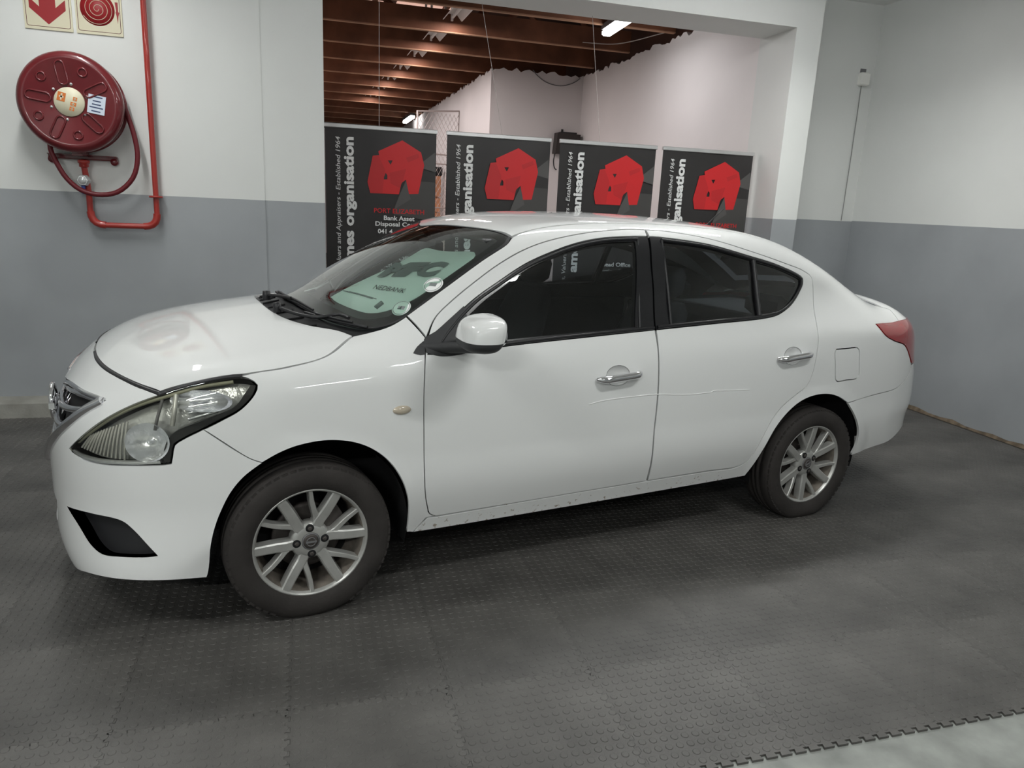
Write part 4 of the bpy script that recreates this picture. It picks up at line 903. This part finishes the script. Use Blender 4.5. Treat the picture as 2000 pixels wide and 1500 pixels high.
# pipe that feeds the reel
PW=empty('fire_water_pipe',(0,2.148,0),label='red water pipe running down the wall and up to the hose reel',cat='pipe')
def bend(a,b,c,r=.06,n=6):
    a,b,c=map(Vector,(a,b,c)); d1=(a-b).normalized(); d2=(c-b).normalized(); return [b+d1*r*(1-t)**2+d2*r*t*t for t in np.linspace(0,1,n)]
P0=(-.785,-.045,3.42);P1=(-.785,-.045,1.295);P2=(-1.185,-.045,1.295);P3=(-1.185,-.045,1.74)
m=MB(); m.tube([P0,(-.785,-.045,1.37)],.0175,14); m.build('pipe_riser',REDP,PW)
m=MB(); m.tube([(-.85,-.045,1.295),(-1.12,-.045,1.295)],.0185,14); m.build('pipe_run',REDP,PW)
m=MB(); m.tube([(-1.185,-.045,1.36),(-1.185,-.045,1.50),(-1.198,-.05,1.66),(-1.2,-.055,1.700)],.0185,14); m.build('pipe_riser',REDP,PW)
for pts in (bend((-.785,-.045,1.4),P1,(-.9,-.045,1.295),.085),bend((-1.05,-.045,1.295),P2,(-1.185,-.045,1.5),.085)):
    m=MB(); m.tube(pts,.0235,14); m.build('pipe_elbow',REDP,PW)
m=MB(); m.lathe([(.019,1.485),(.044,1.485),(.044,1.497),(.019,1.497)],12,'z',(-.785,-.045,0)); m.box(-.80,-.77,-.045,0,1.486,1.496); m.build('pipe_clamp',REDP,PW)
m=MB(); m.lathe([(.019,1.655),(.030,1.66),(.030,1.68),(.036,1.682),(.036,1.701),(.026,1.703)],8,'z',(-1.198,-.052,0)); m.build('pipe_union',REDP,PW)
m=MB(); m.lathe([(0,-.115),(.032,-.113),(.038,-.10),(.038,-.055),(.02,-.05)],6,'y',(-1.20,0,1.575),smooth=False); m.lathe([(0,-.118),(.022,-.118),(.024,-.112)],24,'y',(-1.20,0,1.575)); m.build('valve_cap',mat('pale nickel',(.58,.60,.60),.3,metal=.4),PW,label='white hexagonal valve cap')
m=MB(); m.box(-1.215,-1.195,-.09,-.07,1.49,1.545,bev=.004); m.build('valve_tag',mat('blue plastic',(.04,.08,.35),.4),PW,label='blue seal under the valve')
# signs
def sign(nm,x0,x1,lab):
    e=empty(nm,((x0+x1)/2,2.149,2.62),label=lab,cat='sign',group='fire signs above the hose reel'); w_=(x1-x0)/2
    m=MB(); m.box(-w_,w_,-.002,.006,-.150,.150,bev=.0008); m.build('sign_plate',CREAM,e)
    p=[];rr=.012;W=w_-.012;H=.132
    for cx,cz,a0 in ((W-rr,H-rr,0),(-W+rr,H-rr,90),(-W+rr,-H+rr,180),(W-rr,-H+rr,270)):
        for k in range(5): a=math.radians(a0+22.5*k); p.append((cx+rr*math.cos(a),-.002,cz+rr*math.sin(a)))
    m=MB(); m.tube(p,.0016,4,closed=True); m.build('sign_border',SIGNB,e); return e
s1=sign('arrow_sign',-1.468,-1.204,'cream safety sign with a red arrow pointing down, left of the pair')
flatpoly('arrow',[(0,-.118),(.100,-.030),(.100,.030),(.045,-.02),(.045,.10),(-.045,.10),(-.045,-.02),(-.100,.030),(-.100,-.030)],SIGNR,s1,y=-.002)
s2=sign('hose_sign',-1.184,-.920,'cream safety sign with a coiled red hose, right of the pair')
m=MB(); m.lathe([(0,-.0026),(.098,-.0026),(.098,-.0018)],48,'y',(-.006,0,.0)); m.build('coil_disc',SIGNR,s2)
m=MB(); m.tube([((-.006+(.006+.0040*t)*math.cos(-t)),-.0028,(.006+.0040*t)*math.sin(-t)) for t in np.linspace(0,21.5,150)],.0018,4); m.build('coil_line',CREAM,s2)
flatpoly('nozzle',[(.095,.05),(.112,.05),(.112,-.005),(.118,-.01),(.112,-.03),(.106,-.075),(.101,-.03),(.096,-.01),(.100,0)],SIGNR,s2,y=-.002)
# ================================================================ the hall behind the opening
WOOD=mat('red brown roof timber',(.20,.076,.038),.7,noise=.35,nscale=3,bump=.15,bscale=30)
WOOD2=mat('paler roof timber',(.46,.25,.15),.7,noise=.3,nscale=3)
ROOF=mat('dark roof sheet',(.075,.032,.02),.8,noise=.3,nscale=1)
SKYL=mat('clear roof sheet',(.85,.60,.50),.6,emit=(1,.62,.50),es=.6)
rnd=random.Random(11)
def ragged(nm,a0,a1,z,axis,c,th):
    """plaster wall whose top edge is broken along the roof timbers"""
    p=[(a0,0),(a1,0)]; n=int(abs(a1-a0)/.06); 
    for k in range(n+1):
        t=1-k/n; p.append((a0+(a1-a0)*t,z+rnd.uniform(-.028,.03)))
    m=MB(); n=len(p)
    # strips keep the outline simple
    for (x0,z0),(x1,z1) in zip(p[2:],p[3:]):
        def Q(x,zz,d): return (c+d,x,zz) if axis=='v' else (x,c+d,zz)
        m.add([Q(x0,0,0),Q(x1,0,0),Q(x1,z1,0),Q(x0,z0,0),Q(x0,0,th),Q(x1,0,th),Q(x1,z1,th),Q(x0,z0,th)],[(0,1,2,3),(7,6,5,4),(3,2,6,7)])
    m.build(nm,HWHITE,kind='structure')
ragged('wall_hall_right',2.655,6.99,3.34,'v',4.0,.2)
ragged('wall_hall_back',2.717,4.0,3.34,'u',6.99,.2)
ragged('wall_hall_side',7.19,18.0,3.36,'v',2.717,.2)
ragged('wall_hall_far',-4.0,2.72,3.30,'u',18.0,.2)
m=MB(); m.box(-4.2,-4.0,2.40,18.2,0,4.3); m.build('wall_hall_left',HWHITE,kind='structure')
m=MB(); m.box(-4.2,4.25,2.63,18.2,4.15,4.2); rfo=m.build('roof_hall',ROOF,kind='structure')
m=MB(); m.box(-4.2,4.2,2.50,2.62,3.42,4.2); m.build('trim_2',WHITE,kind='structure')
m=MB(); m.box(4.10,4.25,2.63,18.2,3.2,4.2); m.box(-4.0,4.1,18.1,18.2,3.2,4.2); m.build('wall_hall_gable',ROOF,kind='structure')
# tie beams, one per truss, with their bracing and the purlins above
for k in range(13):
    v=3.13+1.155*k; z=3.40
    t=empty('roof_truss',(0,v,z),label=['nearest','second','third','fourth','fifth','sixth','seventh','eighth','ninth','tenth','eleventh','twelfth','farthest'][k]+' red-brown timber roof truss counted from the opening',cat='truss',group='hall roof trusses')
    u1=3.99
    m=MB(); m.box(-3.99,u1,-.022,.022,0,.225); m.build('tie_beam',WOOD,t)
    m=MB(); m.box(-3.99,u1,-.024,.024,-.012,0); m.build('batten',WOOD2,t)
    for q,(a,b) in enumerate(((-2.6,-1.7),(-.9,0.0),(.55,1.3),(2.05,2.6),(2.9,3.6))):
        if b>u1: continue
        s=1 if q%2 else -1; x0,x1=(a,b) if s>0 else (b,a); d=MB(); d.tube([(x0,.03,.08),(x1,.03,.72)],.035,4,smooth=False); d.build('web_member',WOOD,t)
for k,u in enumerate(np.arange(-3.6,4.0,.95)):
    m=MB(); m.box(-.025,.025,2.64-10,17.99-10,-.075,0); p=m.build('purlin',WOOD,loc=(float(u),10,4.15)); p.parent=rfo
# clear sheets let into the roof
for (u,v,l) in ((-.55,6.8,.75),(.55,7.6,.8),(1.1,8.6,.7),(-.2,9.4,.8),(.75,9.9,.6),(1.45,7.2,.8),(3.0,8.5,.5),(.1,11.6,.8),(2.1,10.6,.6)):
    for k in range(3): m=MB(); m.box(u+.13*k*0,u+l,v+.16*k,v+.16*k+.10,4.135,4.149); q=m.build('clear_sheet',SKYL); q.parent=rfo
# row of strip lights with white reflectors, one in each bay
WREF=mat('white enamel reflector',(.80,.78,.76),.4)
LEDH=mat('glowing hall tube',(1,1,1),.5,emit=(1,.96,.95),es=5)
u_=[1.80,1.757,1.715,1.66,1.60,1.55,1.51]
for k in range(7):
    v=4.87+1.155*k
    e=empty('strip_light',(u_[k],v,3.50),label=['nearest','second','third','fourth','fifth','sixth','farthest'][k]+' white strip light in the row between the hall trusses',cat='lamp',group='hall strip lights')
    m=MB(); m.prism([(-.11,.0),(-.05,.075),(.05,.075),(.11,.0),(.10,0),(.045,.065),(-.045,.065),(-.10,0)],-.46,.46,'y'); m.build('reflector',WREF,e)
    m=MB(); m.tube([(0,-.44,.03),(0,.44,.03)],.016,8); m.build('tube',WREF,e)
    m=MB(); m.box(-.012,.012,-.50,-.47,.0,.55); m.box(-.012,.012,.47,.50,0,.55); m.build('hanger',WREF,e)
def htube(u,v,z,rz,L,lab):
    e=empty('tube_lamp',(u,v,z),rz,label=lab,cat='lamp'); m=MB(); m.box(-.055,.055,-L/2,L/2,.02,.07); m.build('lamp_casing',GREY,e)
    m=MB(); m.box(-.048,.048,-L/2+.01,L/2-.01,-.04,.02,bev=.015); m.build('lamp_diffuser',LED2,e)
    m=MB(); m.tube([(0,-L*.35,.07),(0,-L*.35,.14)],.006,6).tube([(0,L*.35,.07),(0,L*.35,.14)],.006,6); m.build('lamp_rod',STEEL,e); return e
htube(3.19,3.795,3.33,-.075,1.06,'bright white tube lamp under the timber roof close to the opening')
htube(2.50,14.0,3.30,0,1.3,'bright tube lamp far back in the hall by the mesh gate')
m=MB()
for a,b,c in (((2.3,3.9,3.41),(2.9,3.5,3.43),(3.9,3.3,3.42)),((3.3,5.2,3.40),(3.6,4.9,3.36),(3.95,4.4,3.42))): m.tube(catmull(np.array((a,b,c)),.06)+[np.array(c)],.006,5)
tag(m.build('roof_cable',mat('pale cable',(.42,.36,.33),.6)),'thin pale cable strung along the hall roof timbers','cable')
m=MB(); m.tube(catmull(np.array([(3.25,6.975,3.36),(3.30,6.975,3.31),(3.44,6.975,3.223),(3.66,6.975,3.19),(3.86,6.975,3.25),(3.985,6.975,3.345)]),.04),.006,6); tag(m.build('sagging_cable',GREY),'thin dark cable sagging across the top of the plastered wall','cable')
# loudspeaker-like alarm box on the far wall
e=empty('alarm_box',(3.765,6.99,2.42),label='dark box bracketed on the far hall wall above the third banner',cat='box')
m=MB(); m.prism([(-.17,-.14),(.17,-.14),(.19,.13),(-.15,.14)],-.16,-.01,'y'); m.build('box_case',mat('dark brown case',(.035,.028,.026),.5),e)
m=MB(); m.box(-.10,.14,-.14,-.04,.13,.155); m.box(-.05,-.02,-.01,0,-.2,.2); m.build('box_bracket',TRIM,e)
m=MB(); m.tube(catmull(np.array([(-.15,-.08,-.14),(-.16,-.07,-.25),(-.13,-.05,-.34),(-.08,-.02,-.36)]),.02),.008,6); m.build('box_cable',TRIM,e)
# mesh gate in the passage
e=empty('mesh_gate',(1.965,9.0,0),label='diamond mesh gate in a steel frame standing in the hall passage',cat='gate')
GAL=mat('galvanised steel',(.42,.36,.34),.5,metal=.4)
m=MB(); m.tube([(0,0,0),(0,0,2.93),(.755,.35,3.02),(.755,.35,0)],.018,8); m.build('gate_frame',GAL,e)
m=MB(); m.tube([(0,0,2.30),(.755,.35,2.30)],.012,6).tube([(0,0,2.15),(.755,.35,2.15)],.012,6).tube([(0,0,1.44),(.755,.35,1.44)],.012,6); m.build('gate_rail',GAL,e)
m=MB(); H=2.95; dx=.075; W=.755
for s in (1,-1):
    x=-H
    while x<W+H:
        a0=x;z0=0; pts=[]
        # lines z = s*(u-x)*1.6
        u0,u1=(x,x+H/1.7) if s>0 else (x+H/1.7,x)
        lo,hi=max(0,min(u0,u1)),min(W,max(u0,u1))
        if hi>lo:
            zf=lambda u:(u-u0)/(u1-u0)*H
            m.tube([(lo,lo/W*.35,zf(lo)),(hi,hi/W*.35,zf(hi))],.0032,4,cap=False,smooth=False)
        x+=dx
m.build('diamond_mesh',GAL,e,kind='stuff')
m=MB(); m.box(-.02,.02,-.03,.0,2.45,2.65,M=Matrix.Translation((.775,.36,0))); m.build('gate_hinge',TRIM,e)
e=empty('board_stack',(2.40,10.6,0),label='orange-brown boards with a dark rail standing behind the mesh gate',cat='boards')
BR=mat('orange brown board',(.50,.23,.12),.7,noise=.3,nscale=4)
for k in range(6): m=MB(); m.box(-.55,.25,-.02,.02,.02+.265*k,.275+.265*k); m.build('board',BR,e)
m=MB(); m.box(-.55,.25,-.03,.03,1.63,2.0); m.build('board',BR,e)
m=MB(); m.box(-.57,.27,-.06,.06,2.0,2.16,bev=.02); m.build('dark_rail',DARK,e)
for x in (-.5,.2): m=MB(); m.box(x-.03,x+.03,.02,.08,0,2.0); m.build('board_post',BR,e)
# ---------------------------------------------------------------- banners
BLK=mat('black banner vinyl',(.030,.028,.028),.33,noise=.25,nscale=2.0)
BGR=mat('grey banner print',(.060,.058,.056),.35)
BGR2=mat('mid grey banner print',(.085,.082,.080),.35)
BRED=mat('red banner print',(.56,.022,.025),.35)
BRD2=mat('dull red banner print',(.47,.020,.023),.38)
BWH=mat('white banner print',(.72,.73,.72),.4)
def P(X,Y): return ((X-55)/955*.85,-(Y-(62+(X-55)*.066))/955*.85)
CORD=mat('pale cord',(.55,.50,.48),.6)
LOGO=[(710,198),(875,300),(905,410),(857,655),(775,655),(745,530),(705,560),(685,655),(435,640),(410,545),(455,325),(510,320),(503,287)]
HO=[P(X,Y) for X,Y in LOGO]
def cdt_plate(nm,outer,holes,m,parent,y):
    ls=[np.array(outer)]+[np.array(h) for h in holes]; pts=np.concatenate(ls); ed=[];k=0
    for l in ls: n=len(l); ed+=[(k+i,k+(i+1)%n) for i in range(n)];k+=n
    r=delaunay_2d_cdt([Vector(p) for p in pts.tolist()],ed,[],0,1e-7); v=np.array([tuple(p) for p in r[0]]); t=np.array([tuple(f) for f in r[2]]); c=v[t].mean(1); ok=pip(ls[0],c)
    for h in ls[1:]: ok&=~pip(h,c)
    mb=MB(); mb.add([(a,y,b) for a,b in v],[tuple(f) for f in t[ok]]); return mb.build(nm,m,parent)
def banner(u,v,rz,lab,cord=None):
    e=empty('hanging_banner',(u,v,2.08),rz,label=lab,cat='banner',group='row of auction banners')
    m=MB(); N=18; W,H=.85,2.0
    vs=[];
    for i in range(N+1):
        x=W*i/N
        for z in (-.018,-H): vs.append((x,.004*math.sin(x*9+u*3),z))
    f=[(2*i,2*i+1,2*i+3,2*i+2) for i in range(N)]; m.add(vs,f,0,True); m.build('banner_sheet',BLK,e,fix=False)
    m=MB(); m.box(-.006,W+.006,-.012,.012,-.020,.012,bev=.004); m.build('top_rail',STEEL,e)
    m=MB(); m.box(-.006,W+.006,-.03,.03,-H-.06,-H+.005,bev=.01); m.build('base_rail',STEEL,e)
    y=-.0065
    flatpoly('printed_facet',[P(745,535),P(1005,560),P(1005,900),P(640,830)],BGR,e,y=y+.001)
    flatpoly('printed_facet',[P(885,385),P(1000,300),P(1005,470),P(900,440)],BGR2,e,y=y+.001)
    flatpoly('printed_facet',[P(690,660),P(745,540),P(790,700),P(640,790)],BGR2,e,y=y)
    tri1=[P(585,365),P(627,365),P(610,402)];tri2=[P(567,470),P(582,490),P(582,525),P(545,525)]
    lg=cdt_plate('logo',HO,[tri1,tri2],BRED,e,y-.001)
    flatpoly('logo_shade',[P(455,330),P(505,325),P(560,440),P(540,640),P(437,636),P(414,545)],BRD2,lg,y=y-.0012)
    flatpoly('logo_shade',[P(745,345),P(850,310),P(860,345),P(760,385)],BRD2,lg,y=y-.0012)
    flatpoly('logo_shade',[P(600,470),P(745,440),P(720,535),P(690,600),P(610,560)],BRD2,lg,y=y-.0012)
    up=(math.pi/2,-math.pi/2,0)
    text('small_lettering','ers, Valuers and Appraisers - Established 1964',BWH,e,length=1.10,height=.046,loc=(.121,y-.001,-.085-1.10),rot=up,shear=.18,bold=.0004)
    text('large_lettering','ames organisation',BWH,e,length=.985,height=.098,loc=(.236,y-.001,-.083-.985),rot=up,bold=.0038)
    cx=.565
    text('place_lettering','PORT ELIZABETH',BRED,e,length=.395,height=.036,loc=(cx,y-.001,-.640),bold=.001,center=True)
    for s,L,z in (('Bank Asset',.243,-.695),('Disposal Centre',.375,-.752),('041 4',.115,-.800)):
        text('address_lettering',s,BWH,e,length=L,height=.036 if 'p' not in s else .046,loc=(cx if s!='041 4' else cx-.110,y-.001,z),bold=.0022,center=True)
    for s,L,z in (('Head Office',.270,-1.010),('Auction Centre',.345,-1.066),('021 85',.150,-1.120)):
        text('address_lettering',s,BWH,e,length=L,height=.036,loc=(cx if s!='021 85' else cx-.07,y-.001,z),bold=.0022,center=True)
    c=MB(); ys=2.08
    if cord:
        c.tube([(cord[0],0,.012),(cord[1],0,1.30)],.0022,5); c.build('hanging_cord',CORD,e)
    return e
for (u,v,lab,cord) in ((.333,2.645,'black hanging banner with red logo beside the left pillar',(.405,.40)),(1.266,2.609,'second black banner with red logo from the left pillar',(.445,.17)),(2.199,2.573,'third black banner from the left pillar with a pale sheen',(.34,.155)),(3.112,2.538,'black hanging banner with red logo nearest the right column',None)):
    banner(u,v,-.038,lab,cord)
